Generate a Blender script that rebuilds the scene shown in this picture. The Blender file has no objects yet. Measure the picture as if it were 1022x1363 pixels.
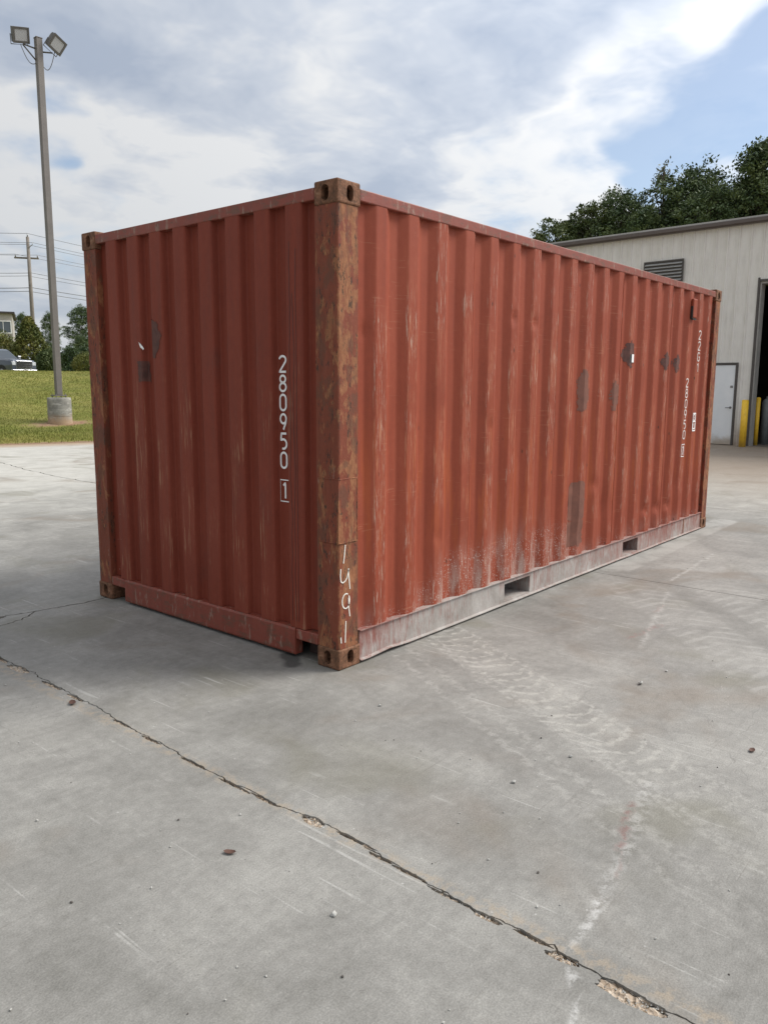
import bpy, bmesh, math, random
import numpy as np
from mathutils import Vector, Matrix, noise as mnoise
from mathutils.geometry import delaunay_2d_cdt
R = math.radians
random.seed(7); rng = np.random.default_rng(7)
sc = bpy.context.scene
C = sc.collection

# ------------------------------------------------------------------ camera
cam = bpy.data.cameras.new('camera'); camo = bpy.data.objects.new('camera', cam); C.objects.link(camo)
CAM = Vector((-3.0541, -2.8620, 1.56)); YAW, PIT, ROL = 0.6949, -0.1582, 0.0056
f_ = Vector((math.cos(PIT)*math.cos(YAW), math.cos(PIT)*math.sin(YAW), math.sin(PIT)))
r_ = Vector((math.sin(YAW), -math.cos(YAW), 0)); u_ = r_.cross(f_)
rr = math.cos(ROL)*r_ + math.sin(ROL)*u_; uu = -math.sin(ROL)*r_ + math.cos(ROL)*u_
m = Matrix((rr, uu, -f_)).transposed().to_4x4(); m.translation = CAM
camo.matrix_world = m
cam.sensor_fit = 'VERTICAL'; cam.sensor_height = 36; cam.lens = 1054.78/1363*36
cam.clip_start = .05; cam.clip_end = 6000
sc.camera = camo
sc.cycles.max_bounces = 6; sc.cycles.diffuse_bounces = 3; sc.cycles.glossy_bounces = 2; sc.cycles.transmission_bounces = 2
sc.render.resolution_x, sc.render.resolution_y = 767, 1024

# ------------------------------------------------------------------ light
SUN = Vector((.56, -.40, .73)).normalized()
EL = math.asin(SUN.z); AZ = math.atan2(SUN.x, SUN.y)
sl = bpy.data.lights.new('sun', 'SUN'); sl.energy = 3.1; sl.angle = R(26); sl.color = (1, .95, .87)
so = bpy.data.objects.new('sun', sl); C.objects.link(so)
so.rotation_euler = (-SUN).to_track_quat('-Z', 'Y').to_euler(); so.location = (4, -8, 14)
sc.view_settings.view_transform = 'Standard'; sc.view_settings.look = 'None'
sc.view_settings.exposure = 0.08; sc.view_settings.gamma = 1

# ------------------------------------------------------------------ node helpers
class NT:
    def __init__(s, tree):
        s.t = tree; s.n = tree.nodes; s.l = tree.links
    def new(s, k, **kw):
        n = s.n.new(k)
        for a, b in kw.items(): setattr(n, a, b)
        return n
    def put(s, sock, v):
        if isinstance(v, bpy.types.NodeSocket): s.l.new(v, sock)
        elif v is not None:
            if isinstance(v, (tuple, list)) and len(v) == 3 and sock.type == 'RGBA': v = (*v, 1)
            sock.default_value = v
    def math(s, op, a, b=None, c=None, clamp=False):
        n = s.new('ShaderNodeMath', operation=op, use_clamp=clamp)
        for i, v in enumerate((a, b, c)):
            if v is not None: s.put(n.inputs[i], v)
        return n.outputs[0]
    def add(s, a, b): return s.math('ADD', a, b)
    def sub(s, a, b): return s.math('SUBTRACT', a, b)
    def mul(s, *a):
        o = a[0]
        for b in a[1:]: o = s.math('MULTIPLY', o, b)
        return o
    def vec(s, op, a, b=None, scale=None):
        n = s.new('ShaderNodeVectorMath', operation=op)
        s.put(n.inputs[0], a)
        if b is not None: s.put(n.inputs[1], b)
        if scale is not None: s.put(n.inputs['Scale'], scale)
        return n.outputs['Value'] if op in ('DOT_PRODUCT', 'LENGTH', 'DISTANCE') else n.outputs[0]
    def coord(s, k='Object'): return s.new('ShaderNodeTexCoord').outputs[k]
    def sep(s, v):
        n = s.new('ShaderNodeSeparateXYZ'); s.put(n.inputs[0], v); return n.outputs
    def comb(s, x, y, z):
        n = s.new('ShaderNodeCombineXYZ')
        for i, v in enumerate((x, y, z)): s.put(n.inputs[i], v)
        return n.outputs[0]
    def map(s, v, scale=(1, 1, 1), rot=(0, 0, 0), loc=(0, 0, 0)):
        n = s.new('ShaderNodeMapping'); s.put(n.inputs[0], v)
        n.inputs[1].default_value = loc; n.inputs[2].default_value = rot; n.inputs[3].default_value = scale
        return n.outputs[0]
    def noise(s, v, scale, detail=4, rough=.55, dist=0, col=False):
        n = s.new('ShaderNodeTexNoise'); s.put(n.inputs['Vector'], v)
        n.inputs['Scale'].default_value = scale; n.inputs['Detail'].default_value = detail
        n.inputs['Roughness'].default_value = rough; n.inputs['Distortion'].default_value = dist
        return n.outputs['Color'] if col else n.outputs['Fac']
    def vor(s, v, scale, feature='F1', out='Distance', rnd=1):
        n = s.new('ShaderNodeTexVoronoi', feature=feature); s.put(n.inputs['Vector'], v)
        n.inputs['Scale'].default_value = scale; n.inputs['Randomness'].default_value = rnd
        return n.outputs[out]
    def ss(s, v, a, b, lo=0., hi=1.):
        n = s.new('ShaderNodeMapRange', interpolation_type='SMOOTHSTEP')
        s.put(n.inputs[0], v)
        for i, q in enumerate((a, b, lo, hi)): n.inputs[i+1].default_value = q
        return n.outputs[0]
    def lin(s, v, a, b, lo=0., hi=1.):
        n = s.new('ShaderNodeMapRange'); s.put(n.inputs[0], v)
        for i, q in enumerate((a, b, lo, hi)): n.inputs[i+1].default_value = q
        return n.outputs[0]
    def mix(s, f, a, b, mode='MIX'):
        n = s.new('ShaderNodeMix', data_type='RGBA', blend_type=mode)
        s.put(n.inputs[0], f); s.put(n.inputs[6], a); s.put(n.inputs[7], b)
        return n.outputs[2]
    def ramp(s, f, stops):
        n = s.new('ShaderNodeValToRGB'); s.put(n.inputs[0], f)
        e = n.color_ramp.elements
        while len(e) < len(stops): e.new(.5)
        for q, (p, c) in zip(e, stops): q.position = p; q.color = (*c, 1)
        return n.outputs[0]
    def bump(s, h, strength=.3, dist=.01):
        n = s.new('ShaderNodeBump'); s.put(n.inputs['Height'], h)
        n.inputs['Strength'].default_value = strength; n.inputs['Distance'].default_value = dist
        return n.outputs[0]
    def seg(s, P, a, b, w, feather=None):
        """mask 1 near the segment a-b of the ground plane, falling to 0 at width w"""
        ax, ay = a; bx, by = b; L2 = (bx-ax)**2 + (by-ay)**2
        d = s.vec('SUBTRACT', P, (ax, ay, 0))
        t = s.math('MULTIPLY', s.vec('DOT_PRODUCT', d, (bx-ax, by-ay, 0)), 1/L2, clamp=True)
        q = s.vec('SCALE', (bx-ax, by-ay, 0), scale=t)
        x = s.vec('SUBTRACT', d, q)
        x = s.vec('MULTIPLY', x, (1, 1, 0))
        return s.ss(s.vec('LENGTH', x), w*.25 if feather is None else feather, w, 1, 0)

MATS = {}
def mat(name, fn=None, color=(.5, .5, .5), rough=.6, metal=0, spec=.5, **kw):
    if name in MATS: return MATS[name]
    M = bpy.data.materials.new(name); M.use_nodes = True; MATS[name] = M
    t = NT(M.node_tree); bs = t.n['Principled BSDF']
    bs.inputs['Roughness'].default_value = rough; bs.inputs['Metallic'].default_value = metal
    bs.inputs['Specular IOR Level'].default_value = spec
    bs.inputs['Base Color'].default_value = (*color, 1)
    for k, v in kw.items(): bs.inputs[k].default_value = v
    if fn: fn(t, bs)
    return M
def simple(name, c, var=.25, scale=6, rough=.6, metal=0, bump=.0, spec=.5):
    def fn(t, b):
        P = t.coord()
        n = t.noise(P, scale, 5, .6); n2 = t.noise(P, scale*9, 3, .6)
        k = t.add(t.mul(n, .7), t.mul(n2, .3))
        t.put(b.inputs['Base Color'], t.ramp(k, [(.3, tuple(x*(1-var) for x in c)), (.7, tuple(min(1, x*(1+var)) for x in c))]))
        t.put(b.inputs['Roughness'], t.lin(n2, .3, .7, max(.02, rough-.08), min(1, rough+.08)))
        if bump: t.put(b.inputs['Normal'], t.bump(k, bump, .01))
    return mat(name, fn, rough=rough, metal=metal, spec=spec)

# ------------------------------------------------------------------ world: sky with broken cloud
W = bpy.data.worlds.new('World'); sc.world = W; W.use_nodes = True
t = NT(W.node_tree); bg = t.n['Background']
sky = t.new('ShaderNodeTexSky', sky_type='NISHITA'); sky.sun_disc = False
sky.sun_elevation = EL; sky.sun_rotation = AZ; sky.air_density = 1; sky.dust_density = .6; sky.ozone_density = 1.5
D = t.vec('NORMALIZE', t.coord('Generated'))
x, y, z = t.sep(D)
h = t.math('MAXIMUM', z, 0.0)
k = t.math('DIVIDE', 1., t.add(h, .22))
P = t.comb(t.mul(x, k), t.mul(y, k), t.mul(h, .6))
P = t.map(P, loc=(1.7, .35, .4))
wn = t.noise(P, 1.7, 3, .55, col=True)
warp = t.vec('SCALE', t.vec('SUBTRACT', wn, (.5, .5, .5)), scale=.30)
Pw = t.vec('ADD', P, warp)
cov = t.add(t.mul(t.noise(Pw, .95, 6, .58), .95), .045)
tone = t.noise(t.map(Pw, loc=(5, 3, 1)), 1.5, 5, .55)
puff = t.noise(t.map(Pw, loc=(2, 9, 4)), 4.2, 4, .6)
# broad openings in the cloud deck
Dw = t.vec('NORMALIZE', t.vec('ADD', D, t.vec('SCALE', t.vec('SUBTRACT', wn, (.5, .5, .5)), scale=.36)))
def lobe(v, a, b):
    d = Vector(v).normalized()
    return t.ss(t.vec('DOT_PRODUCT', Dw, tuple(d)), math.cos(R(b)), math.cos(R(a)))
SKY_OPEN = [((0.891, 0.348, 0.291), 1, 9, 0.2), ((0.924, 0.282, 0.256), 1, 7, 0.14), ((0.46, 0.836, 0.3), 0.3, 4.0, 0.15), ((0.843, 0.501, 0.194), 1, 8, 0.15), ((0.758, 0.541, 0.365), 4, 16, -0.09), ((0.625, 0.721, 0.299), 3, 14, -0.1)]
c2 = cov
for v, a, b, s_ in SKY_OPEN: c2 = t.sub(c2, t.mul(lobe(v, a, b), s_))
mask = t.ss(c2, .30, .45)
tn = t.add(t.mul(tone, .60), t.mul(puff, .40))
edge = t.ss(c2, .42, .62, 1, 0)
tn = t.math('ADD', tn, t.mul(edge, .10))
cc = t.ramp(tn, [(.38, (.55, .63, .77)), (.50, (.75, .81, .91)), (.60, (1.04, 1.05, 1.06))])
hz = t.ss(h, .0, .30, 1, 0)
cc = t.mix(t.mul(hz, .45), cc, (.74, .80, .88))
glow = t.lin(t.vec('DOT_PRODUCT', D, tuple(SUN)), -.6, 1, .52, .90)     # thin cloud brightens towards the sun
glow = t.add(glow, t.mul(t.math('POWER', t.math('MAXIMUM', t.vec('DOT_PRODUCT', D, tuple(SUN)), 0.), 3.), 1.1))
cc = t.vec('SCALE', cc, scale=glow)
blue = t.vec('SCALE', sky.outputs[0], scale=.13)
t.put(bg.inputs['Color'], t.mix(t.add(t.mul(mask, .76), .20), blue, cc))
bg.inputs['Strength'].default_value = 1.0

# ------------------------------------------------------------------ object helpers
def obj(name, bm, m=None, parent=None, smooth=False, loc=None, keep=False):
    if isinstance(bm, bpy.types.Mesh): me = bm
    else:
        me = bpy.data.meshes.new(name); bm.normal_update(); bm.to_mesh(me)
        if not keep: bm.free()
        if smooth: me.polygons.foreach_set('use_smooth', [True]*len(me.polygons))
        if m is not None: me.materials.append(m)
    o = bpy.data.objects.new(name, me); C.objects.link(o)
    if parent: o.parent = parent
    if loc is not None: o.location = loc
    return o
def tag(o, label=None, cat=None, group=None, kind=None):
    for k_, v_ in (('label', label), ('category', cat), ('group', group), ('kind', kind)):
        if v_: o[k_] = v_
    return o
def thing(name, label, cat, loc=(0, 0, 0), rz=0, group=None):
    o = bpy.data.objects.new(name, None); C.objects.link(o); o.location = loc; o.rotation_euler = (0, 0, rz)
    o.empty_display_size = .3
    return tag(o, label, cat, group)
def copy_tree(o, parent=None):
    c = o.copy(); C.objects.link(c); c.parent = parent
    for ch in [q for q in bpy.data.objects if q.parent == o]: copy_tree(ch, c)
    return c
def box(bm, x0, x1, y0, y1, z0, z1, bev=0, seg=1):
    vs = [bm.verts.new(p) for p in ((x0, y0, z0), (x1, y0, z0), (x1, y1, z0), (x0, y1, z0), (x0, y0, z1), (x1, y0, z1), (x1, y1, z1), (x0, y1, z1))]
    fs = [bm.faces.new([vs[i] for i in q]) for q in ((3, 2, 1, 0), (4, 5, 6, 7), (0, 1, 5, 4), (1, 2, 6, 5), (2, 3, 7, 6), (3, 0, 4, 7))]
    if bev:
        es = list({e for f in fs for e in f.edges})
        bmesh.ops.bevel(bm, geom=es, offset=bev, segments=seg, affect='EDGES', profile=.5)
    return bm
def nb(*a, **k): return box(bmesh.new(), *a, **k)
def tube(bm, pts, r, n=8, caps=True):
    pts = [Vector(p) for p in pts]; rings = []
    rs = r if isinstance(r, (list, tuple)) else [r]*len(pts)
    ref = None
    for i, p in enumerate(pts):
        d = (pts[min(i+1, len(pts)-1)] - pts[max(i-1, 0)]).normalized()
        if ref is None: ref = Vector((0, 0, 1)) if abs(d.z) < .9 else Vector((1, 0, 0))
        a = d.cross(ref).normalized(); b = d.cross(a).normalized(); ref = b.cross(d) if False else ref
        rings.append([bm.verts.new(p + (a*math.cos(2*math.pi*q/n) + b*math.sin(2*math.pi*q/n))*rs[i]) for q in range(n)])
    for A, B in zip(rings, rings[1:]):
        for q in range(n): bm.faces.new((A[q], A[(q+1) % n], B[(q+1) % n], B[q]))
    if caps: bm.faces.new(rings[0][::-1]); bm.faces.new(rings[-1])
    return bm
def grid_mesh(name, V, nx, ny, m=None, smooth=True):
    """V: array (nx*ny,3) with index i*ny+j"""
    i = np.arange(nx-1)[:, None]; j = np.arange(ny-1)[None]
    a = (i*ny+j).ravel(); F = np.stack([a, a+ny, a+ny+1, a+1], 1)
    return np_mesh(name, V, F, m, smooth)
def np_mesh(name, V, F, m=None, smooth=False):
    me = bpy.data.meshes.new(name); V = np.asarray(V, np.float32); F = np.asarray(F, np.int32); k = F.shape[1]
    me.vertices.add(len(V)); me.vertices.foreach_set('co', V.ravel())
    me.loops.add(F.size); me.loops.foreach_set('vertex_index', F.ravel())
    me.polygons.add(len(F)); me.polygons.foreach_set('loop_start', np.arange(len(F), dtype=np.int32)*k)
    me.polygons.foreach_set('use_smooth', np.full(len(F), smooth))
    me.update(calc_edges=True)
    if m is not None: me.materials.append(m)
    return me

# ================================================================== materials of the place
def concrete_fn(t, b):
    P = t.coord(); x, y, z = t.sep(P)
    big = t.noise(P, .35, 3, .6, .4); mid = t.noise(P, 2.3, 5, .65, .6); fine = t.noise(P, 22, 3, .7)
    grit = t.noise(P, 170, 1, .7)
    strx = t.noise(t.map(P, (1.3, 22, 1), (0, 0, R(4))), 1.6, 4, .65)
    stry = t.noise(t.map(P, (13, .55, 1), (0, 0, R(-9))), 1.5, 3, .6)
    k = t.add(t.add(t.mul(big, .36), t.mul(mid, .34)), t.add(t.mul(strx, .07), t.add(t.mul(fine, .17), t.mul(stry, .06))))
    col = t.ramp(k, [(.39, (.165, .159, .143)), (.50, (.238, .230, .211)), (.61, (.330, .320, .294))])
    # paler colour towards the grass and the shed
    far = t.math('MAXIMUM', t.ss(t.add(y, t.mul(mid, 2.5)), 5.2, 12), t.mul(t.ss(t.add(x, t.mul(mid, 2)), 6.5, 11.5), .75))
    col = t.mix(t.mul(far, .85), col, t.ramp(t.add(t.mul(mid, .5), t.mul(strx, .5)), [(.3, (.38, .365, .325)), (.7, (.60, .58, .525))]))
    # brown rust-tinged and olive stains
    st = t.ss(t.noise(t.map(P, loc=(3, 7, 0)), .85, 3, .6, .8), .53, .72)
    col = t.mix(t.mul(st, .50), col, (.20, .16, .12))
    st2 = t.ss(t.noise(t.map(P, loc=(8.3, 1, 0)), 1.1, 3, .55, .5), .56, .72)
    col = t.mix(t.mul(st2, .42), col, (.165, .155, .11))
    # brown band before the shed
    col = t.mix(t.mul(t.ss(t.add(x, t.mul(big, 3)), 7.5, 15.5), .78), col, (.235, .175, .125))
    # scratches and light scuffs
    sc1 = t.ss(t.noise(t.map(P, (1.2, 120, 1), (0, 0, R(6))), 1.4, 2, .5), .64, .72)
    col = t.mix(t.mul(sc1, t.ss(mid, .4, .6), .35), col, (.13, .115, .10))
    sc2 = t.ss(t.noise(t.map(P, (34, 1.1, 1), (0, 0, R(-24))), 1.2, 2, .6), .61, .72)
    col = t.mix(t.mul(sc2, t.ss(mid, .46, .60), .45), col, (.50, .49, .46))
    # fine map-cracking and dark pores
    e = t.vor(t.vec('ADD', P, t.vec('SCALE', t.noise(P, 5, 1, .6, col=True), scale=.16)), 5.5, 'DISTANCE_TO_EDGE')
    mc = t.mul(t.ss(e, .0, .018, 1, 0), t.ss(big, .52, .60))
    col = t.mix(t.mul(mc, .30), col, (.13, .125, .115))
    po = t.mul(t.ss(t.vor(P, 30), .0, .16, 1, 0), t.ss(mid, .46, .58))
    col = t.mix(t.mul(po, .5), col, (.09, .085, .08))
    wp = t.mul(t.ss(t.vor(t.map(P, loc=(4, 4, 0)), 17), .0, .09, 1, 0), t.ss(mid, .5, .6))
    col = t.mix(t.mul(wp, .7), col, (.62, .61, .58))
    # dusty tyre track that leaves the side of the container
    a, bb = Vector((.98, .02)), Vector((-.28, -2.32)); d = (bb-a).normalized(); nrm = Vector((-d.y, d.x))
    rel = t.vec('SUBTRACT', P, (a.x, a.y, 0))
    uu_ = t.vec('DOT_PRODUCT', rel, (d.x, d.y, 0)); vv = t.vec('DOT_PRODUCT', rel, (nrm.x, nrm.y, 0))
    nz = t.noise(P, 6, 3, .6); nz2 = fine
    uw = t.add(uu_, t.mul(t.sub(nz, .5), .20))
    band = t.mul(t.ss(t.math('ABSOLUTE', t.add(vv, t.mul(t.sub(nz, .5), .16))), .10, .24, 1, 0), t.ss(uu_, -.25, .1), t.ss(uu_, 1.5, 2.9, 1, 0))
    arcs = t.math('SINE', t.mul(t.add(uw, t.mul(vv, vv, 3.2)), 62.))
    arcs = t.ss(arcs, .05, .95)
    lug = t.mul(band, t.add(t.mul(arcs, t.ss(nz2, .36, .60), .75), t.mul(t.ss(nz, .38, .66), .42)))
    col = t.mix(t.mul(lug, .72), col, (.43, .415, .375))
    for off, w in ((.12, .014), (.165, .010), (-.15, .012), (.34, .02), (.46, .015)):
        ln = t.mul(t.ss(t.math('ABSOLUTE', t.sub(t.add(vv, t.mul(t.sub(nz, .5), .05)), -off)), w*.3, w*2.2, 1, 0), t.ss(uu_, -.3, 0), t.ss(uu_, 2.2, 3.4, 1, 0), t.ss(nz2, .40, .58))
        col = t.mix(t.mul(ln, .22), col, (.47, .455, .42))
    # broad lug tracks further right
    rel2 = t.vec('SUBTRACT', P, (2.2, -1.15, 0)); d2 = Vector((-.72, -.69)).normalized(); n2 = Vector((-d2.y, d2.x))
    u2 = t.vec('DOT_PRODUCT', rel2, (d2.x, d2.y, 0)); v2 = t.vec('DOT_PRODUCT', rel2, (n2.x, n2.y, 0))
    for off in (0., .62):
        vo = t.sub(v2, off)
        b2 = t.mul(t.ss(t.math('ABSOLUTE', vo), .19, .25, 1, 0), t.ss(u2, -1.6, -.6), t.ss(u2, 1.1, 2.2, 1, 0))
        chev = t.ss(t.math('SINE', t.add(t.mul(t.add(u2, t.mul(t.math('ABSOLUTE', vo), -.55)), 48.), t.mul(t.sub(nz, .5), 5))), .2, .8)
        col = t.mix(t.mul(b2, t.add(.14, t.mul(chev, .26)), t.ss(nz, .3, .6)), col, (.42, .41, .38))
    # chalky drag mark crossing the crack, and smears of the container's paint
    Pj = t.vec('ADD', P, t.vec('SCALE', t.vec('SUBTRACT', t.noise(P, 9, 2, .6, col=True), (.5, .5, .5)), scale=.06)); gate = t.ss(fine, .40, .58)
    for p, q, w, am, cl in (((-.10, -1.79), (-.62, -1.90), .060, .30, (.46, .45, .43)), ((-.60, -1.895), (-.95, -1.965), .045, .28, (.55, .54, .52)),
                        ((-.93, -1.96), (-1.18, -1.985), .022, .40, (.66, .65, .63)), ((-1.24, -2.03), (-1.46, -2.13), .018, .38, (.66, .65, .63)),
                        ((-.30, -1.80), (-.62, -1.885), .030, .70, (.17, .09, .075)), ((-.62, -1.90), (-.78, -1.945), .014, .35, (.20, .12, .10)),
                        ((2.02, -1.02), (1.62, -.98), .035, .50, (.24, .13, .115)), ((2.5, -.85), (2.3, -.88), .03, .40, (.24, .13, .115)),
                        ((4.6, -.55), (3.3, -.62), .03, .45, (.50, .49, .46)), ((2.9, -.75), (1.5, -1.1), .03, .35, (.48, .47, .44))):
        mk = t.mul(t.seg(Pj, p, q, w, 0.), gate)
        col = t.mix(t.mul(mk, am), col, cl)
    # oily drip by the sill notch, pale band along the container's foot
    mk = t.seg(t.vec('ADD', Pj, (.02, .02, 0)), (-.06, .30), (.02, .42), .07, .03)
    col = t.mix(t.mul(mk, .8), col, (.045, .043, .04))
    col = t.mix(t.mul(t.seg(P, (3.4, -.10), (6.6, -.03), .16, .12), t.ss(mid, .3, .6), .5), col, (.42, .41, .38))
    # sand-coloured dirt along the broken edge of the joints and the lawn
    dirt = t.mul(t.ss(t.math('ABSOLUTE', t.add(t.add(x, 1.175), t.mul(t.sub(nz, .5), .05))), .0, .055, 1, 0), t.ss(nz2, .42, .60))
    col = t.mix(t.mul(dirt, .55), col, (.33, .265, .19))
    lawn = t.add(t.add(t.mul(x, .31), t.mul(y, .95)), -18.667)
    col = t.mix(t.ss(t.add(lawn, t.mul(t.sub(nz, .5), .8)), -1.3, -.25), col, (.36, .27, .19))
    sp = t.lin(grit, .25, .75, .82, 1.18)
    rnd = t.new('ShaderNodeObjectInfo').outputs['Random']
    sp = t.mul(sp, t.lin(rnd, 0, 1, .965, 1.035))
    col = t.mix(1., col, t.comb(sp, sp, sp), 'MULTIPLY')
    t.put(b.inputs['Base Color'], col)
    t.put(b.inputs['Roughness'], t.lin(mid, .3, .7, .70, .86))
    t.put(b.inputs['Normal'], t.bump(t.noise(t.map(P, (1, 2.5, 1)), 45, 3, .7), .35, .006))
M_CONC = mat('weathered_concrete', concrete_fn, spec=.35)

def rubble_fn(t, b):
    P = t.coord(); v = t.vor(P, 90, out='Color'); n = t.noise(P, 12, 5, .7)
    c = t.ramp(t.vec('DOT_PRODUCT', v, (.33, .33, .33)), [(.2, (.20, .15, .105)), (.5, (.38, .30, .225)), (.8, (.55, .47, .38))])
    c = t.mix(t.ss(n, .50, .70), c, (.22, .17, .125))
    t.put(b.inputs['Base Color'], c); t.put(b.inputs['Normal'], t.bump(t.vor(P, 90), 1., .006))
M_RUB = mat('broken_aggregate', rubble_fn, rough=.95, spec=.2)
M_DIRT = simple('joint_dirt', (.190, .150, .108), .5, 30, .95, bump=.6, spec=.2)

def grass_fn(t, b):
    P = t.coord(); x, y, z = t.sep(P)
    n1 = t.noise(P, .45, 5, .6, .5); n2 = t.noise(P, 4, 5, .65); n3 = t.noise(P, 40, 3, .7)
    k = t.add(t.add(t.mul(n1, .4), t.mul(n2, .35)), t.mul(n3, .25))
    c = t.ramp(k, [(.34, (.095, .120, .020)), (.48, (.185, .195, .038)), (.62, (.30, .270, .08))])
    # clipped straw-yellow turf, mown in faint bands
    band = t.noise(t.map(P, (.25, 1.5, 1), (0, 0, R(-18))), 1.4, 3, .5)
    c = t.mix(t.mul(t.ss(band, .45, .65), .35), c, (.17, .155, .055))
    d = t.vec('LENGTH', t.vec('MULTIPLY', t.vec('SUBTRACT', P, (9.10, 20.0, 0)), (.55, 1.5, 0)))
    bare = t.ss(t.add(d, t.mul(t.sub(n2, .5), 1.2)), .30, .75, 1, 0)
    c = t.mix(bare, c, t.ramp(n2, [(.3, (.24, .13, .075)), (.7, (.42, .29, .19))]))
    s = t.add(t.add(t.mul(x, .31), t.mul(y, .95)), -18.667)
    c = t.mix(t.ss(t.add(s, t.mul(t.sub(n2, .5), .5)), .05, .35, 1, 0), c, (.30, .20, .13))
    t.put(b.inputs['Base Color'], c)
    t.put(b.inputs['Normal'], t.bump(t.add(n3, n2), .8, .05))
M_GRASS = mat('lawn', grass_fn, rough=.9, spec=.2)
def blade_fn(t, b):
    P = t.coord(); n1 = t.noise(P, .6, 4, .6); n2 = t.noise(P, 9, 3, .6)
    t.put(b.inputs['Base Color'], t.ramp(t.add(t.mul(n1, .6), t.mul(n2, .4)), [(.36, (.105, .140, .022)), (.50, (.21, .215, .046)), (.64, (.35, .305, .10))]))
M_BLADE = mat('grass_blades', blade_fn, rough=.7, spec=.3)

# ================================================================== ground
gv = np.array([[-3000, -3000, -.30], [3000, -3000, -.30], [3000, 3000, -.30], [-3000, 3000, -.30]])
ground = obj('ground', np_mesh('ground', gv, [[0, 1, 2, 3]], M_GRASS)); tag(ground, kind='structure')

E0 = Vector((7.2, 17.3)); ED = Vector((.9507, -.3100)).normalized(); EN = Vector((-ED.y, ED.x))
def slope_z(s):
    pts = [(-3, -.29), (-.6, -.10), (0, .012), (.5, .06), (3.25, .39), (10, 1.22), (16, 1.97), (18.5, 2.15), (20.5, 2.10), (25, 1.86), (45, 1.85), (62, 2.25), (130, 3.5), (500, 12)]
    for (a, za), (b_, zb) in zip(pts, pts[1:]):
        if s <= b_: return za + (zb-za)*max(0, (s-a)/(b_-a))
    return 12
def hill(x, y):
    s = (Vector((x, y))-E0).dot(EN)
    z = slope_z(s)
    if s > 0: z += min(1, s/2)*.05*mnoise.noise(Vector((x*.35, y*.35, 0)))
    return z
ts = np.concatenate([np.linspace(-400, -60, 10), np.linspace(-50, 60, 111), np.linspace(70, 500, 12)])
ss_ = np.concatenate([[-3, -1.2, -.6, -.25], np.linspace(0, 24, 49), np.linspace(26, 60, 12), np.linspace(75, 500, 12)])
V = []
for a in ts:
    for s in ss_:
        p = E0 + ED*a + EN*s; V.append((p.x, p.y, hill(p.x, p.y)))
slope = obj('grass_bank', grid_mesh('grass_bank', V, len(ts), len(ss_), M_GRASS)); tag(slope, kind='structure')

# short turf on the bank: real blades
N = 170000
a = rng.uniform(-9, 13, N); s = .08 + rng.random(N)**1.25*20
px = E0.x + ED.x*a + EN.x*s; py = E0.y + ED.y*a + EN.y*s
dd = np.hypot((px-9.1)*.55, (py-20.0)*1.5)
pz0 = np.array([hill(u, v) for u, v in zip(px, py)])
keep = (dd > .5+rng.random(N)*.5) & ~((s < .3) & (rng.random(N) < .6))
px, py, s, pz = px[keep], py[keep], s[keep], pz0[keep]; N = len(px)
hh = rng.uniform(.025, .062, N)*np.where(s < 2.2, 1.35, 1); an = rng.uniform(0, 6.28, N); w = rng.uniform(.006, .013, N)
lx, ly = rng.normal(0, .02, N), rng.normal(0, .02, N)
V = np.empty((N, 3, 3)); dx, dy = np.cos(an)*w, np.sin(an)*w
V[:, 0] = np.stack([px-dx, py-dy, pz-.01], 1); V[:, 1] = np.stack([px+dx, py+dy, pz-.01], 1); V[:, 2] = np.stack([px+lx, py+ly, pz+hh], 1)
g = obj('grass', np_mesh('grass', V.reshape(-1, 3), np.arange(N*3).reshape(-1, 3), M_BLADE)); tag(g, 'short mown grass growing on the bank behind the lamp post', 'grass', kind='stuff')

# ------------------------------------------------------------------ concrete slabs with joints and cracks
def jag(p, q, step, amp, seed):
    p, q = Vector(p), Vector(q); L = (q-p).length; n = max(2, int(L/step)); d = (q-p)/L; nn = Vector((-d.y, d.x)); out = []
    for i in range(n+1):
        t_ = i/n*L; o = (mnoise.noise(Vector((t_*3, seed, 0)))*amp + mnoise.noise(Vector((t_*11, seed+9, 0)))*amp*.75 + mnoise.noise(Vector((t_*37, seed+5, 0)))*amp*.55) if 0 < i < n else 0
        out.append(p + d*t_ + nn*o)
    return out
def chain(pts, step, amp, seed):
    out = []
    for i, (p, q) in enumerate(zip(pts, pts[1:])): out += jag(p, q, step, amp, seed+i*3)[(1 if i else 0):]
    return out
def ribbon(pts, w, wj, seed):
    L_, R_ = [], []
    for i, p in enumerate(pts):
        d = (pts[min(i+1, len(pts)-1)]-pts[max(i-1, 0)]).normalized(); n = Vector((-d.y, d.x))
        a = max(.0012, w/2*(1+wj*mnoise.noise(Vector((i*.53, seed, 1))) + wj*.5*mnoise.noise(Vector((i*.11, seed, 4)))))
        b = max(.0012, w/2*(1+wj*mnoise.noise(Vector((i*.61, seed, 7)))))
        L_.append(p+n*a); R_.append(p-n*b)
    return R_ + L_[::-1]
main = [(-1.06, 3.2), (-1.105, 1.639), (-1.099, 1.295), (-1.127, .697), (-1.158, .04), (-1.183, -.485), (-1.184, -.752), (-1.156, -1.002), (-1.175, -1.267), (-1.197, -1.564), (-1.199, -1.744), (-1.197, -1.953), (-1.218, -2.097), (-1.224, -2.243), (-1.217, -2.6)]
polys = []     # (polygon, depth, kind)
crack = chain(main, .011, .017, 3)
polys.append((ribbon(crack, .0055, 1.9, 2), .011, 0))
polys.append((ribbon(chain([(-1.217, -2.6), (-1.25, -5), (-1.2, -31)], .12, .014, 8), .012, .6, 5), .022, 0))
polys.append((ribbon(chain([(-1.06, 3.2), (-1.15, 7), (-1.05, 13), (-1.2, 21)], .12, .02, 12), .012, .6, 6), .022, 0))
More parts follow.
